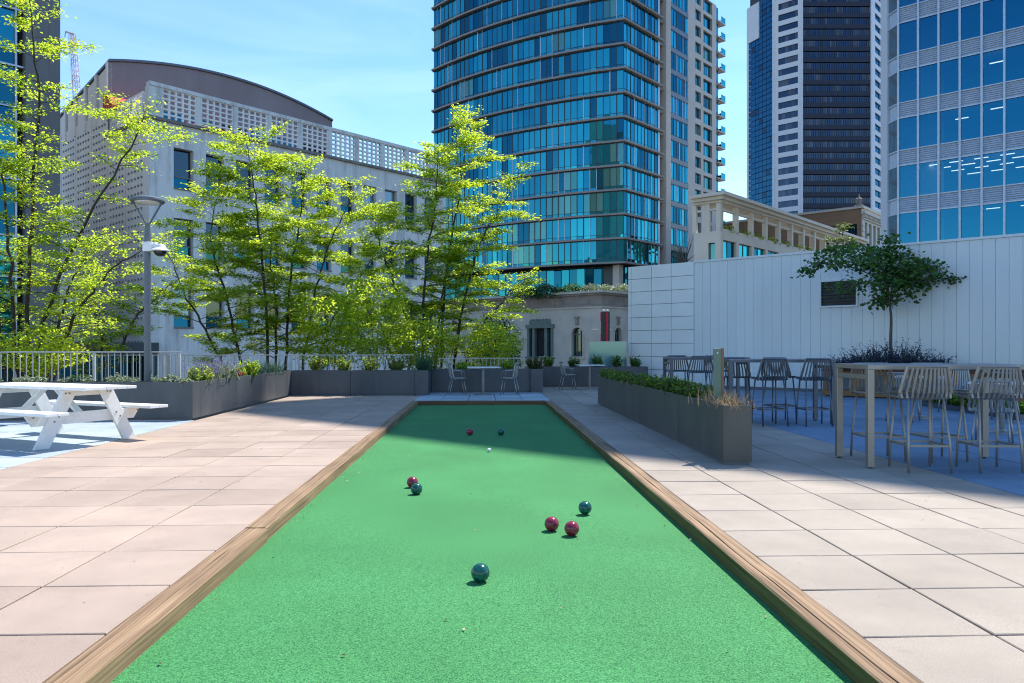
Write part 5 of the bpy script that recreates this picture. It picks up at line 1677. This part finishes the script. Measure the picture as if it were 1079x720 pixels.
def layered_tree(name, label, stems, d0, leaf_sz, mats, mat_p, blen=1.5, step=0.3, start=0.13, dens=130, r0=0.06, zb=-0.6, group=None, bark='bark', flat=0.11, bdir=None, seed=1, thin=0.0):
    "tree of several slender stems carrying level sprays of small leaves"
    rn = np.random.default_rng(seed)
    base = P(stems[0][0][0], stems[0][0][1], d0)
    t = thing(name, label, 'tree', (base.x, base.y, zb), 0, group)
    tr = MB(); C_, S_, D_ = [], [], []
    br = MB()
    for stm in stems:
        pts = []
        dj = rn.uniform(-0.5, 0.5)
        for i, w in enumerate(stm):
            dd = d0 + dj * i + (w[2] if len(w) > 2 else 0)
            pts.append(np.array(P(w[0], w[1], dd)))
        pts[0][2] = min(pts[0][2], zb + 0.3)
        n = 22
        path = spline(pts, n)
        path[1:-1] += rn.normal(0, 0.025, (n - 1, 3))
        rad = [r0 * (1 - 0.86 * (i / n)) for i in range(n + 1)]
        tr.tube(path, rad, 7)
        Lp = np.linalg.norm(np.diff(path, axis=0), axis=1).sum()
        nb = int(Lp / step)
        for k in range(nb):
            f = start + (1 - start) * (k + rn.uniform(0.1, 0.9)) / nb
            if f > 0.995: f = 0.995
            if thin and f > 0.45 and rn.random() < thin: continue
            x = f * n; i = int(x); u = x - i
            p = path[i] * (1 - u) + path[min(i + 1, n)] * u
            env = math.sin(math.pi * min(1, 0.22 + 0.78 * (1 - f) ** 0.75)) if f > 0.4 else 0.75 + 0.4 * f
            ln = blen * (0.25 + 0.85 * env) * rn.uniform(0.55, 1.15)
            if f > 0.9: ln *= 0.55
            az = rn.uniform(0, 2 * math.pi)
            if bdir is not None and rn.random() < 0.5: az = bdir + rn.normal(0, 0.5)
            hd = np.array([math.cos(az), math.sin(az), rn.uniform(0.1, 0.55) if f < 0.85 else rn.uniform(0.4, 1.0)])
            m = 7
            q = [p]
            for j in range(m):
                hd2 = hd + np.array([rn.normal(0, 0.16), rn.normal(0, 0.16), rn.normal(0, 0.07) - 0.055 * j])
                q.append(q[-1] + hd2 / np.linalg.norm(hd2) * ln / m)
            q = np.array(q)
            rr = rad[i] * 0.4
            br.tube(q, [max(0.004, rr * (1 - 0.85 * j / m)) for j in range(m + 1)], 5, cap=False)
            # twigs fanning out of the branch in a level plane
            dirb = (q[-1] - q[0]); dirb /= np.linalg.norm(dirb) + 1e-9
            side = np.array([-dirb[1], dirb[0], 0.0])
            nt = max(3, int(ln / 0.13))
            for j in range(nt):
                g = 0.2 + 0.8 * (j + rn.uniform(0, 1)) / nt
                x2 = min(g * m, m - 1e-3); i2 = int(x2)
                o = q[i2] * (1 - (x2 - i2)) + q[i2 + 1] * (x2 - i2)
                tl = ln * 0.34 * (1.1 - 0.6 * g) * rn.uniform(0.5, 1.3)
                sg = 1 if rn.random() < 0.5 else -1
                td = dirb * rn.uniform(0.4, 1.0) + side * sg * rn.uniform(0.4, 1.0) + np.array([0, 0, rn.uniform(-0.12, 0.2)])
                td /= np.linalg.norm(td)
                e = o + td * tl
                if rn.random() < 0.35: br.tube([o, e], [0.005, 0.003], 3, cap=False)
                nl = max(3, int(dens * tl * rn.uniform(0.6, 1.3)))
                uu = rn.uniform(0.05, 1.1, nl)
                cc = o + np.outer(uu * tl, td)
                cc += rn.normal(0, 1, (nl, 3)) * np.array([0.095, 0.095, flat * 0.36])
                C_.append(cc); S_.append(rn.uniform(0.65, 1.3, nl) * leaf_sz); D_.append(np.repeat(td[None], nl, 0))
    tr.build('trunk', M[bark], t, smooth=True)
    br.build('limbs', M[bark], t, smooth=True)
    leaves('crown', np.concatenate(C_), np.concatenate(S_), [M[x] for x in mats], t, tilt=0.42, mat_p=mat_p, dirs=np.concatenate(D_), aspect=0.62)
    return t

TG = 'slender multi stemmed trees behind the railing'
layered_tree('broadleaf_tree', 'lime green multi stemmed tree between the lamp post and the middle of the railing', [
    [(262, 392), (240, 320), (222, 250, .2), (232, 190, .4)],
    [(285, 392), (277, 280), (268, 200), (258, 142)],
    [(300, 392), (305, 300), (318, 225), (322, 170)],
    [(315, 392), (330, 320), (348, 255), (378, 195, -.4)],
    [(322, 392), (352, 335), (380, 290), (398, 262, .5)],
    [(250, 392), (215, 345), (190, 300), (176, 262, -.3)],
    [(290, 392), (292, 330), (285, 270), (290, 225)]],
    24.0, 0.088, ['leaf_lime', 'leaf_green'], [0.7, 0.3], blen=1.5, step=0.155, dens=104, r0=0.05, group=TG, seed=3)
layered_tree('broadleaf_tree', 'tall lime green multi stemmed tree in front of the curved glass tower', [
    [(432, 392), (428, 335), (402, 262), (392, 222)],
    [(445, 392), (448, 300), (458, 215), (462, 165)],
    [(462, 392), (470, 290), (486, 190), (494, 122)],
    [(472, 392), (492, 305), (512, 245), (552, 182)],
    [(478, 392), (505, 350), (535, 312), (558, 292, -.5)],
    [(424, 392), (405, 352), (392, 325)],
    [(455, 392), (462, 340), (470, 290), (478, 250)]],
    25.5, 0.09, ['leaf_lime', 'leaf_green'], [0.68, 0.32], blen=1.35, step=0.155, dens=108, r0=0.055, group=TG, seed=8)
layered_tree('broadleaf_tree', 'tall lime green tree at the left edge, its thin leader passing the concrete high rise', [
    [(27, 395), (31, 280), (36, 180), (42, 110), (34, 40), (22, -40)],
    [(27, 395), (56, 310), (92, 235), (140, 150, -.4), (152, 118, -.5)],
    [(15, 395), (-10, 290), (-30, 190), (-40, 100)],
    [(34, 395), (72, 345), (112, 290), (152, 262, -.3)],
    [(20, 395), (12, 290), (4, 190), (-4, 130)],
    [(30, 395), (60, 350), (75, 300), (96, 262)]],
    17.5, 0.072, ['leaf_lime', 'leaf_green'], [0.62, 0.38], blen=1.15, step=0.15, dens=108, r0=0.05, start=0.2, group=TG, seed=12, thin=0.45)
layered_tree('broadleaf_tree', 'low leafy lime tree behind the railing, between left edge tree and lamp post', [
    [(112, 395), (105, 350), (98, 310), (102, 285)],
    [(118, 395), (135, 350), (160, 318), (178, 300)],
    [(105, 395), (80, 365), (62, 345)]],
    20.5, 0.085, ['leaf_lime', 'leaf_green'], [0.5, 0.5], blen=1.0, step=0.15, dens=80, r0=0.045, group=TG, seed=21)

def bush_leaves(c, rx, ry, rz, n, sz):
    u = rng.normal(0, 1, (n, 3)); u /= np.linalg.norm(u, axis=1)[:, None]
    r = rng.uniform(0.45, 1.05, n) ** 0.6
    lump = 1 + 0.22 * np.sin(u[:, 0] * 5 + c[0]) * np.cos(u[:, 1] * 4.3 + c[1]) + 0.15 * np.sin(u[:, 2] * 6 + c[0] * 3)
    p = u * (r * lump)[:, None] * np.array([rx, ry, rz]) + np.array(c)
    return p, rng.uniform(0.7, 1.3, n) * sz
def bush(name, label, cat, c, rx, rz, n, sz, mats, mat_p=None, z0=None, group=None, ry=None, tilt=0.8):
    z0 = c[2] - rz if z0 is None else z0
    t = thing(name, label, cat, (c[0], c[1], z0), 0, group)
    p, s = bush_leaves(c, rx, ry or rx, rz, n, sz)
    p = p[p[:, 2] > z0 - 0.02] if len(p) else p
    leaves('foliage', p, sz, [M[m_] for m_ in mats], t, tilt=tilt, mat_p=mat_p)
    b = MB()
    for k in range(9):
        a = rng.uniform(0, 6.28); q = Vector((c[0] + math.cos(a) * rx * 0.6, c[1] + math.sin(a) * (ry or rx) * 0.6, c[2] + rz * rng.uniform(0, 0.6)))
        b.tube([(c[0] + math.cos(a) * rx * .1, c[1] + math.sin(a) * rx * .1, z0), ((c[0] + q.x) / 2, (c[1] + q.y) / 2, (z0 + q.z) / 2 + 0.05), q], [0.012, 0.009, 0.004], 5)
    b.build('stems', M['bark'], t)
    return t
SG2 = 'sunlit shrubs behind the railing'
for (px, py, d, rx, rz, n, lab) in ((350, 345, 22.6, 1.1, 1.15, 5200, 'sunlit yellow green shrub behind the railing, left of the tall middle tree'),
                                    (397, 340, 22.4, 1.15, 1.3, 6200, 'largest sunlit yellow green shrub behind the railing, at the foot of the tall middle tree'),
                                    (516, 364, 23.6, 0.9, 0.75, 3400, 'low sunlit shrub behind the railing, right of the tall middle tree'),
                                    (450, 362, 23.6, 1.0, 0.8, 3600, 'sunlit shrub among the stems of the tall middle tree'),
                                    (40, 372, 16.4, 0.9, 0.5, 2400, 'shrub behind the railing at the foot of the left edge tree')):
    q = P(px, py, d)
    bush('shrub', lab, 'shrub', (q.x, q.y, q.z), rx, rz, n, 0.09, ['leaf_lime', 'leaf_green'], [0.85, 0.15], z0=-0.3, group=SG2)

# climbing plant on the limestone wall, roof hedges of the tower podium
q = P(527, 372, 71)
t = thing('climbing_vine', 'dark climbing vine on the limestone wall beside the tall middle tree', 'vine', (q.x, q.y, -4.5))
pp, ss = [], []
for (px, py, rx, rz, n) in ((520, 352, 1.6, 1.6, 900), (533, 352, 1.4, 1.5, 800), (526, 375, 2.2, 2.0, 1300), (541, 380, 1.0, 1.2, 500), (512, 378, 1.4, 1.7, 700), (544, 365, .7, 1.0, 200)):
    c = P(px, py, 71.5); a, s_ = bush_leaves(c, rx, 0.5, rz, n, 0.22); pp.append(a); ss.append(s_)
leaves('foliage', np.concatenate(pp), np.concatenate(ss), [M['leaf_bluegreen'], M['leaf_deep']], t, tilt=1.0)
b = MB()
for px in (516, 524, 532): b.tube([P(px + 3, 398, 72), P(px, 375, 72), P(px + 2, 345, 72)], [0.07, 0.05, 0.02], 6)
b.build('stems', M['bark'], t)
for (x0, x1, y0, y1, n, mats, lab) in ((540, 616, 297, 308, 3000, ['leaf_deep', 'black'], 'dark clipped hedge on the roof of the limestone building'), (617, 664, 296, 306, 2300, ['leaf_silver', 'leaf_lavgreen'], 'pale green bushy hedge on the limestone roof corner')):
    c0_, c1_ = P(x0, (y0 + y1) / 2, 79), P(x1, (y0 + y1) / 2, 79)
    cc = c0_.lerp(c1_, 0.5)
    t = thing('hedge', lab, 'hedge', (cc.x, cc.y, 6.3))
    zz = (c0_.z - 0.5 * (y1 - y0) / 10, c0_.z + 0.5 * (y1 - y0) / 10)
    u = rng.uniform(0, 1, n)
    p_ = np.outer(1 - u, np.array(c0_)) + np.outer(u, np.array(c1_)) + rng.normal(0, 1, (n, 3)) * np.array([0.3, 0.6, 0.0])
    p_[:, 2] = 6.5 + (rng.uniform(0, 1, n) ** 0.7) * (1.15 + 0.25 * np.sin(u * 17)) + rng.normal(0, 0.08, n)
    leaves('foliage', p_, 0.24, [M[m_] for m_ in mats], t, tilt=1.0, mat_p=[0.75, 0.25])
# greenery on the pergola terrace and a sapling above the wall
for i in range(9):
    s_ = (i + 0.65) * step_
    q = PR.at(s_, zf + 0.35, -0.6)
    bush('terrace_shrub', 'small bright shrub between the roof columns of the cream building, ' + ('first', 'second', 'third', 'fourth', 'fifth', 'sixth', 'seventh', 'eighth', 'ninth')[i] + ' from its corner', 'shrub', (q.x, q.y, q.z), 0.85, 0.5, 260, 0.24, ['leaf_lime', 'leaf_lavgreen'], group='shrubs between the pergola columns', z0=zf)
q = P(886, 250, 74)
t = layered_tree('young_tree', 'young pale green tree in front of the far end of the pergola', [[(888, 300), (888, 265), (890, 236)], [(888, 300), (882, 270), (878, 254)], [(888, 300), (894, 270), (899, 256)]], 78, 0.2, ['leaf_lavgreen', 'leaf_low'], [0.5, 0.5], blen=1.0, step=0.8, dens=9, r0=0.08, zb=-4.9, start=0.62, bark='bark_pale', seed=31)
# bare twiggy shrub by the tile wall top
t = thing('bare_shrub', 'bare dark twigs rising behind the top of the tiled white wall', 'shrub', tuple(P(722, 275, 60).xy) + (-4.9,))
b = MB()
tw = P(721, 282, 60)
b.tube([(tw.x, tw.y, -4.9), tw], [0.08, 0.05], 6)
for k in range(26):
    a = rng.uniform(0, 6.28); e = tw + Vector((math.cos(a) * rng.uniform(.3, 1.2), math.sin(a) * 0.8, rng.uniform(0.3, 2.6)))
    b.tube([tw + Vector((0, 0, rng.uniform(-1, .3))), tw.lerp(e, 0.5) + Vector((0, 0, 0.15)), e], [0.03, 0.022, 0.01], 4)
b.build('twigs', M['bark'], t)

# ---------------------------------------------------------------- wooden planter with the small tree
wb0 = V2(9.02, 19.75)
dr = -g1; bk = g2
t = thing('wooden_planter', 'long cedar planter box with dark louvred panels, holding the small tree and purple plants', 'planter', (wb0.x, wb0.y, 0))
Lb = 5.4
b = MB(); b.obox(wb0, dr, bk, Lb, 1.35, 0.02, 0.60); b.build('core', M['black'], t)
b = MB()
fw_ = Face(wb0, dr)
fw_.box(b, -0.02, Lb + 0.02, 0.02, 0.17, -0.1, 0.035)
fw_.box(b, -0.02, Lb + 0.02, 0.585, 0.66, -0.1, 0.035)
b.build('rail', M['wood_box'], t, bevel=0.006)
np2 = 7
for i in range(np2 + 1):
    s_ = (Lb - 0.1) * i / np2
    b = MB(); fw_.box(b, s_, s_ + 0.1, 0.17, 0.585, -0.1, 0.03); b.build('post', M['wood_box'], t)
for i in range(np2):
    s0_, s1_ = (Lb - 0.1) * i / np2 + 0.1, (Lb - 0.1) * (i + 1) / np2
    b = MB()
    for j in range(6):
        z = 0.19 + j * 0.066
        b.face([fw_.at(s0_, z, 0.022), fw_.at(s1_, z, 0.022), fw_.at(s1_, z + 0.06, 0.004), fw_.at(s0_, z + 0.06, 0.004)])
    b.build('louvre_panel', M['louvre'], t)
b = MB(); b.obox(wb0 - dr * 0.04 - bk * 0.06, dr, bk, Lb + 0.08, 1.45, 0.66, 0.72); b.build('cap', M['wood_dark'], t, bevel=0.005)
b = MB(); b.obox(wb0 + dr * 0.1 + bk * 0.12, dr, bk, Lb - 0.2, 1.1, 0.722, 0.74); b.build('soil', M['soil'], t)

# the small tree
d_t = 19.6
tb = P(939, 383, d_t)
t = thing('small_tree', 'small spreading tree with dark heart shaped leaves in the wooden planter', 'tree', (tb.x, tb.y, 0.72))
tr = MB()
def tpath(w, n=12): return spline([np.array(P(a, c, d_t + (e[0] if e else 0))) for a, c, *e in w], n)
pth = tpath([(939.5, 388), (938.5, 360), (939, 335), (937, 318)])
tr.tube(pth, [0.045 - 0.017 * i / 12 for i in range(13)], 9)
lim = []
for w in ([(937, 320), (931, 300), (905, 284), (872, 278), (846, 283)], [(937, 320), (934, 290), (922, 268), (900, 262), (868, 268)], [(938, 320), (940, 296), (940, 272), (943, 256)],
          [(938, 318), (952, 296), (972, 280), (998, 284)], [(938, 316), (950, 300), (975, 296), (1004, 292)], [(938, 322), (948, 312), (952, 310)], [(937, 322), (925, 314), (912, 322)],
          [(935, 300), (925, 298, -.5), (905, 300, -.9), (880, 308, -1.1)], [(937, 300), (950, 278, .6), (962, 268, 1.0)], [(936, 305), (928, 280, -.6), (915, 270, -1.1), (890, 272, -1.4)], [(938, 300), (960, 290, -.5), (985, 282, -1.0)],
          [(937, 320), (930, 318, .2), (918, 312, .3)]):
    q = tpath(w); tr.tube(q, [0.022 * (1 - 0.8 * i / 12) for i in range(13)], 6); lim.append(q)
tr.build('trunk', M['bark_pale'], t, smooth=True)
C_, S_ = [], []
for li, q in enumerate(lim):
    n_ = 470 if li < 5 else (90 if li in (5, 6, 11) else 230)
    f = rng.uniform(0.22, 1.0, n_) ** 0.85
    ii = np.minimum((f * 12).astype(int), 11); u = f * 12 - ii
    c = q[ii] * (1 - u)[:, None] + q[ii + 1] * u[:, None]
    # clumps along the limb
    cl = np.floor(f * 9)
    jit = np.stack([np.sin(cl * 12.9 + li), np.cos(cl * 7.1 + li * 2), np.sin(cl * 3.7 + li * 5)], 1) * np.array([0.16, 0.22, 0.10])
    C_.append(c + jit + rng.normal(0, 1, (n_, 3)) * np.array([0.13, 0.17, 0.085])); S_.append(rng.uniform(0.085, 0.13, n_))
leaves('crown', np.concatenate(C_), np.concatenate(S_), [M['leaf_deep'], M['leaf_low']], t, tilt=0.8, mat_p=[0.55, 0.45], aspect=0.95)

# dusky purple plants below the tree
def blade_clump(name, label, cat, cs, nb, ln, mats, spread=0.7, w=0.012, tip=None, group=None, z0=0.72, droop=0.35, mound=False):
    c0_ = Vector(cs[0])
    t = thing(name, label, cat, (c0_.x, c0_.y, z0), 0, group)
    b = MB(); tips, td = [], []
    for ci, c in enumerate(cs):
        hk = 1.0 if not mound else 0.5 + 0.62 * math.exp(-((ci - (len(cs) - 1) / 2) / (0.3 * len(cs))) ** 2)
        for k in range(nb):
            a = rng.uniform(0, 6.28); o = Vector(c) + Vector((rng.normal(0, 0.1), rng.normal(0, 0.1), 0))
            sp_ = spread * rng.uniform(0.15, 1.0); L_ = ln * rng.uniform(0.5, 1.2) * hk
            d1 = Vector((math.cos(a) * sp_, math.sin(a) * sp_, 1)).normalized()
            d2 = (d1 + Vector((math.cos(a) * sp_ * 0.6, math.sin(a) * sp_ * 0.6, -droop * sp_))).normalized()
            p1 = o + d1 * L_ * 0.55; p2 = p1 + d2 * L_ * 0.45
            sd = Vector((-math.sin(a), math.cos(a), 0)) * w
            mi = 0 if rng.random() < 0.6 or len(mats) == 1 else 1
            b.face([o - sd, o + sd, p1 + sd * 0.8, p1 - sd * 0.8], mi); b.face([p1 - sd * 0.8, p1 + sd * 0.8, p2], mi)
            tips.append(p2); td.append(d2)
            tips.append(p1.lerp(p2, 0.6)); td.append(d2)
    b.build('blades', [M[m_] for m_ in mats], t)
    if tip:
        T_ = np.array([[*p_] for p_ in tips]); n_ = tip[1]
        idx = rng.integers(0, len(T_), n_)
        cc = T_[idx] - np.array([[*td[i]] for i in idx]) * rng.uniform(0, tip[3], n_)[:, None] + rng.normal(0, 0.012, (n_, 3))
        leaves('flowers', cc, tip[2], M[tip[0]], t, tilt=1.0)
    return t
cl = []
for i in range(15):
    q = P(884 + i * 7.6, 386, 19.3 - 0.03 * i + 0.4 * (i % 2)); cl.append((q.x, q.y, 0.74))
blade_clump('purple_plants', 'dusky purple spiky plants spreading under the small tree', 'plant', cl, 46, 0.82, ['leaf_purple', 'leaf_bluegreen'], spread=1.5, w=0.011, tip=('leaf_purple', 4200, 0.045, 0.34), droop=0.75, mound=True)
# low green bed beside the wooden planter
gx0, gy0 = 9.35, 13.0
t = thing('ground_cover_bed', 'low bed of bright green ground cover behind the near bar stools', 'plant bed', (9.5, 14.6, 0))
b = MB(); b.prism([(9.35, 12.9), (10.0, 12.9), (10.3, 16.4), (9.62, 16.4)], 0.0, 0.10); b.build('edging', M['alu_dark'], t)
n_ = 5200
u, v_ = rng.uniform(0, 1, n_), rng.uniform(0, 1, n_)
p_ = np.stack([9.35 + 0.28 * u + 0.66 * v_, 12.95 + 3.4 * u, 0.12 + 0.2 * rng.uniform(0, 1, n_) * (0.7 + 0.3 * np.sin(u * 30) * np.cos(v_ * 9))], 1)
leaves('foliage', p_, 0.075, [M['leaf_low'], M['leaf_lime']], t, tilt=0.8, mat_p=[0.7, 0.3])

# ---------------------------------------------------------------- planting in the metal planters
def tuft(c, r, h, n, sz, mats, label, mat_p=None, name='low_plant', group='low plants in the long right planter', tilt=0.9, ry=None):
    c = Vector(c)
    t = thing(name, label, 'plant', (c.x, c.y, c.z), 0, group)
    ry = ry or r
    b = MB()
    ns_ = 34
    C_ = []
    for k in range(ns_):
        a = rng.uniform(0, 6.28); rr = r * math.sqrt(rng.uniform(0, 1))
        o = Vector((c.x + math.cos(a) * rr * 0.45, c.y + math.sin(a) * ry / r * rr * 0.45, c.z))
        e = Vector((c.x + math.cos(a) * rr, c.y + math.sin(a) * rr * ry / r, c.z + h * rng.uniform(0.55, 1.1) * (1 - 0.35 * (rr / r) ** 2)))
        b.tube([o, o.lerp(e, 0.5) + Vector((0, 0, 0.02)), e], [0.004, 0.003, 0.002], 3, cap=False)
        m_ = n // ns_
        f = rng.uniform(0.25, 1.05, m_)[:, None]
        C_.append(np.array(o) * (1 - f) + np.array(e) * f + rng.normal(0, 1, (m_, 3)) * np.array([0.018, 0.018, 0.014]))
    b.build('stems', M['bark'], t)
    leaves('foliage', np.concatenate(C_), sz, [M[m_] for m_ in mats], t, tilt=tilt, mat_p=mat_p, aspect=0.45)
    return t
PZ = 0.59
specs = [(2.76, 9.55, .20, .21), (2.75, 10.1, .2, .22), (2.77, 10.75, .24, .26), (2.76, 11.35, .22, .23), (2.75, 12.0, .22, .22), (2.77, 12.6, .22, .21), (2.76, 13.2, .22, .2), (2.75, 13.85, .22, .2), (2.76, 14.5, .23, .22), (2.77, 15.15, .22, .2), (2.76, 15.7, .2, .19), (2.75, 16.25, .22, .2), (2.76, 16.75, .2, .2)]
for i, (x, y, r, h) in enumerate(specs):
    lab = ('green rosemary like plant next to the dry straw grass, behind the sign post', 'green rosemary like plant over the planter joint, second behind the straw grass')[i] if i < 2 else 'low green plant in the longest right planter, ' + ('nearest its joint', 'second from its near end', 'third from its near end', 'fourth from its near end', 'fifth from its near end', 'sixth from its near end', 'seventh from its near end', 'eighth from its near end', 'at its far end')[i - 2] if i < 11 else 'low green plant in the short far right planter, ' + ('the nearer', 'the farther')[i - 11]
    tuft((x, y, PZ), r, h, 1500, 0.05, ['leaf_low', 'leaf_green', 'leaf_olive'], lab, [0.62, 0.26, 0.12], ry=0.3)
# dry straw grass
blade_clump('dry_grass', 'dry straw coloured grass tuft at the near end of the right planter', 'plant', [(2.75 + 0.04 * (i % 3), 8.25 + 0.13 * i, PZ) for i in range(7)], 70, 0.25, ['straw'], spread=1.3, w=0.004, z0=PZ, droop=0.7)
blade_clump('dry_grass', 'faded dry stalks between the green plants of the longest right planter', 'plant', [(2.72, 10.42, PZ), (2.72, 13.5, PZ), (2.73, 12.3, PZ)], 26, 0.2, ['straw', 'leaf_olive'], spread=1.3, w=0.003, z0=PZ, droop=0.5)
# left planters
LZ = 0.61
LG = 'plants in the left planters'
blade_clump('lavender', 'flowering lavender clump with purple spikes above the sunlit left planter', 'plant', [(-5.25, 14.3 + 0.28 * i, LZ) for i in range(7)], 52, 0.46, ['leaf_lavgreen', 'leaf_silver'], spread=0.75, w=0.006, tip=('flower', 1500, 0.028, 0.09), group=LG, z0=LZ)
tuft((-5.22, 14.35, LZ), .24, .3, 1500, 0.05, ['leaf_lavgreen', 'leaf_lime'], 'pale green feathery plant at the near end of the lavender planter', name='low_plant', group=LG)
tuft((-5.22, 15.4, LZ), .26, .28, 1500, 0.05, ['leaf_lavgreen', 'leaf_silver'], 'grey green feathery plant under the lavender spikes', name='low_plant', group=LG)
tuft((-5.22, 16.45, LZ), .14, .2, 500, 0.045, ['leaf_olive', 'red'], 'small reddish plant between lavender and bright green shrub', [0.6, 0.4], group=LG)
tuft((-5.22, 17.1, LZ), .3, .36, 2200, 0.055, ['leaf_lime', 'leaf_green'], 'bright green shrub at the far end of the lavender planter', [0.5, 0.5], group=LG, ry=.5)
for i, (x, y) in enumerate(((-5.2, 18.1), (-5.2, 18.75), (-5.2, 19.5))):
    blade_clump('grass_tuft', ('blue green grass tuft in the short shaded left planter, the nearer', 'blue green grass tuft in the short shaded left planter, the farther', 'blue green grass tuft in the shaded corner planter')[i], 'plant', [(x, y, LZ)], 120, 0.4, ['leaf_bluegreen'], spread=0.8, w=0.006, group=LG, z0=LZ)
for i, x in enumerate((-5.6, -6.35, -7.15, -7.9, -8.7, -9.5)):
    tuft((x, 13.64, LZ), .3, .17, 900, 0.05, ['leaf_silver', 'leaf_silver', 'leaf_lavgreen'], 'silver leaved plant in the planter behind the picnic table, ' + ('nearest the lamp post', 'second from the lamp post', 'third from the lamp post', 'fourth from the lamp post', 'fifth from the lamp post', 'beside the left picture edge')[i], group='silver plants behind the picnic table', ry=.16)
tuft((-5.25, 13.62, LZ), .16, .12, 700, 0.05, ['leaf_silver', 'leaf_lavgreen'], 'pale silver plant on the front corner of the left planter', group='silver plants behind the picnic table')
blade_clump('grass_tuft', 'blue green fountain grass tuft in the narrow end planter left of the cafe table', 'plant', [(-1.6, 20.6, LZ), (-1.62, 20.9, LZ), (-1.6, 21.3, LZ)], 130, 0.5, ['leaf_bluegreen', 'leaf_deep'], spread=0.9, w=0.008, group=LG, z0=LZ)
tuft((1.55, 21.85, LZ), .3, .42, 2400, 0.05, ['leaf_olive', 'leaf_deep'], 'round dark olive shrub in the narrow end planter right of the cafe table', [0.45, 0.55], name='round_shrub', group='shrubs in the far planters')
for i, (x, lab) in enumerate(((2.15, 'first'), (3.0, 'second'), (3.75, 'third'), (4.4, 'fourth'), (5.0, 'last'))):
    tuft((x, 24.68, LZ), .19, .42, 700, 0.07, ['leaf_deep', 'leaf_green'], f'upright leafy shrub below the glass screen, {lab} from the cafe table side', [0.6, 0.4], name='leafy_shrub', group='shrubs in the far planters')
for i, (x, lab) in enumerate(((-4.4, 'nearest the left corner'), (-3.7, 'second from the left corner'), (-3.0, 'third from the left corner'), (-2.3, 'next to the blue green grass'))):
    tuft((x, 20.48, LZ), .27, .45, 900, 0.06, ['leaf_green', 'leaf_olive'], 'airy shrub in the shaded planters facing the court, ' + lab, [0.7, 0.3], name='airy_shrub', group='shrubs in the far planters')
tuft((-0.55, 21.78, LZ), .24, .3, 900, 0.06, ['leaf_green', 'leaf_lime'], 'low shrub behind the left cafe chair at the end of the court', name='leafy_shrub', group='shrubs in the far planters')
tuft((0.75, 21.78, LZ), .24, .34, 900, 0.06, ['leaf_green', 'leaf_lime'], 'low shrub behind the right cafe chair at the end of the court', name='leafy_shrub', group='shrubs in the far planters')

# fallen leaf bits and grit on the turf and paving
n_ = 300
lx = np.where(rng.random(n_) < 0.65, rng.choice([-1.0, 1.0], n_) * (1.46 - np.abs(rng.normal(0, 0.08, n_))), rng.uniform(-1.45, 1.45, n_))
ly = rng.uniform(2.2, 17, n_)
o = leaves('leaf_litter', np.stack([lx, ly, np.full(n_, -0.072)], 1), rng.uniform(0.008, 0.026, n_), [M['straw'], M['bark_pale'], M['leaf_olive']], tilt=0.3)
tag(o, 'dry leaf bits scattered along the edges of the turf', 'leaf litter', kind='stuff')
n_ = 240
sx_ = rng.choice([-1.0, 1.0], n_)
o = leaves('paving_litter', np.stack([sx_ * rng.uniform(1.7, 4.5, n_), rng.uniform(2.4, 18, n_), np.full(n_, 0.006)], 1), rng.uniform(0.006, 0.022, n_), [M['straw'], M['bark_pale']], tilt=0.25)
tag(o, 'dry leaf bits scattered on the concrete paving', 'leaf litter', kind='stuff')

# parents' world matrices are settled before anything is read from them
bpy.context.view_layer.update()
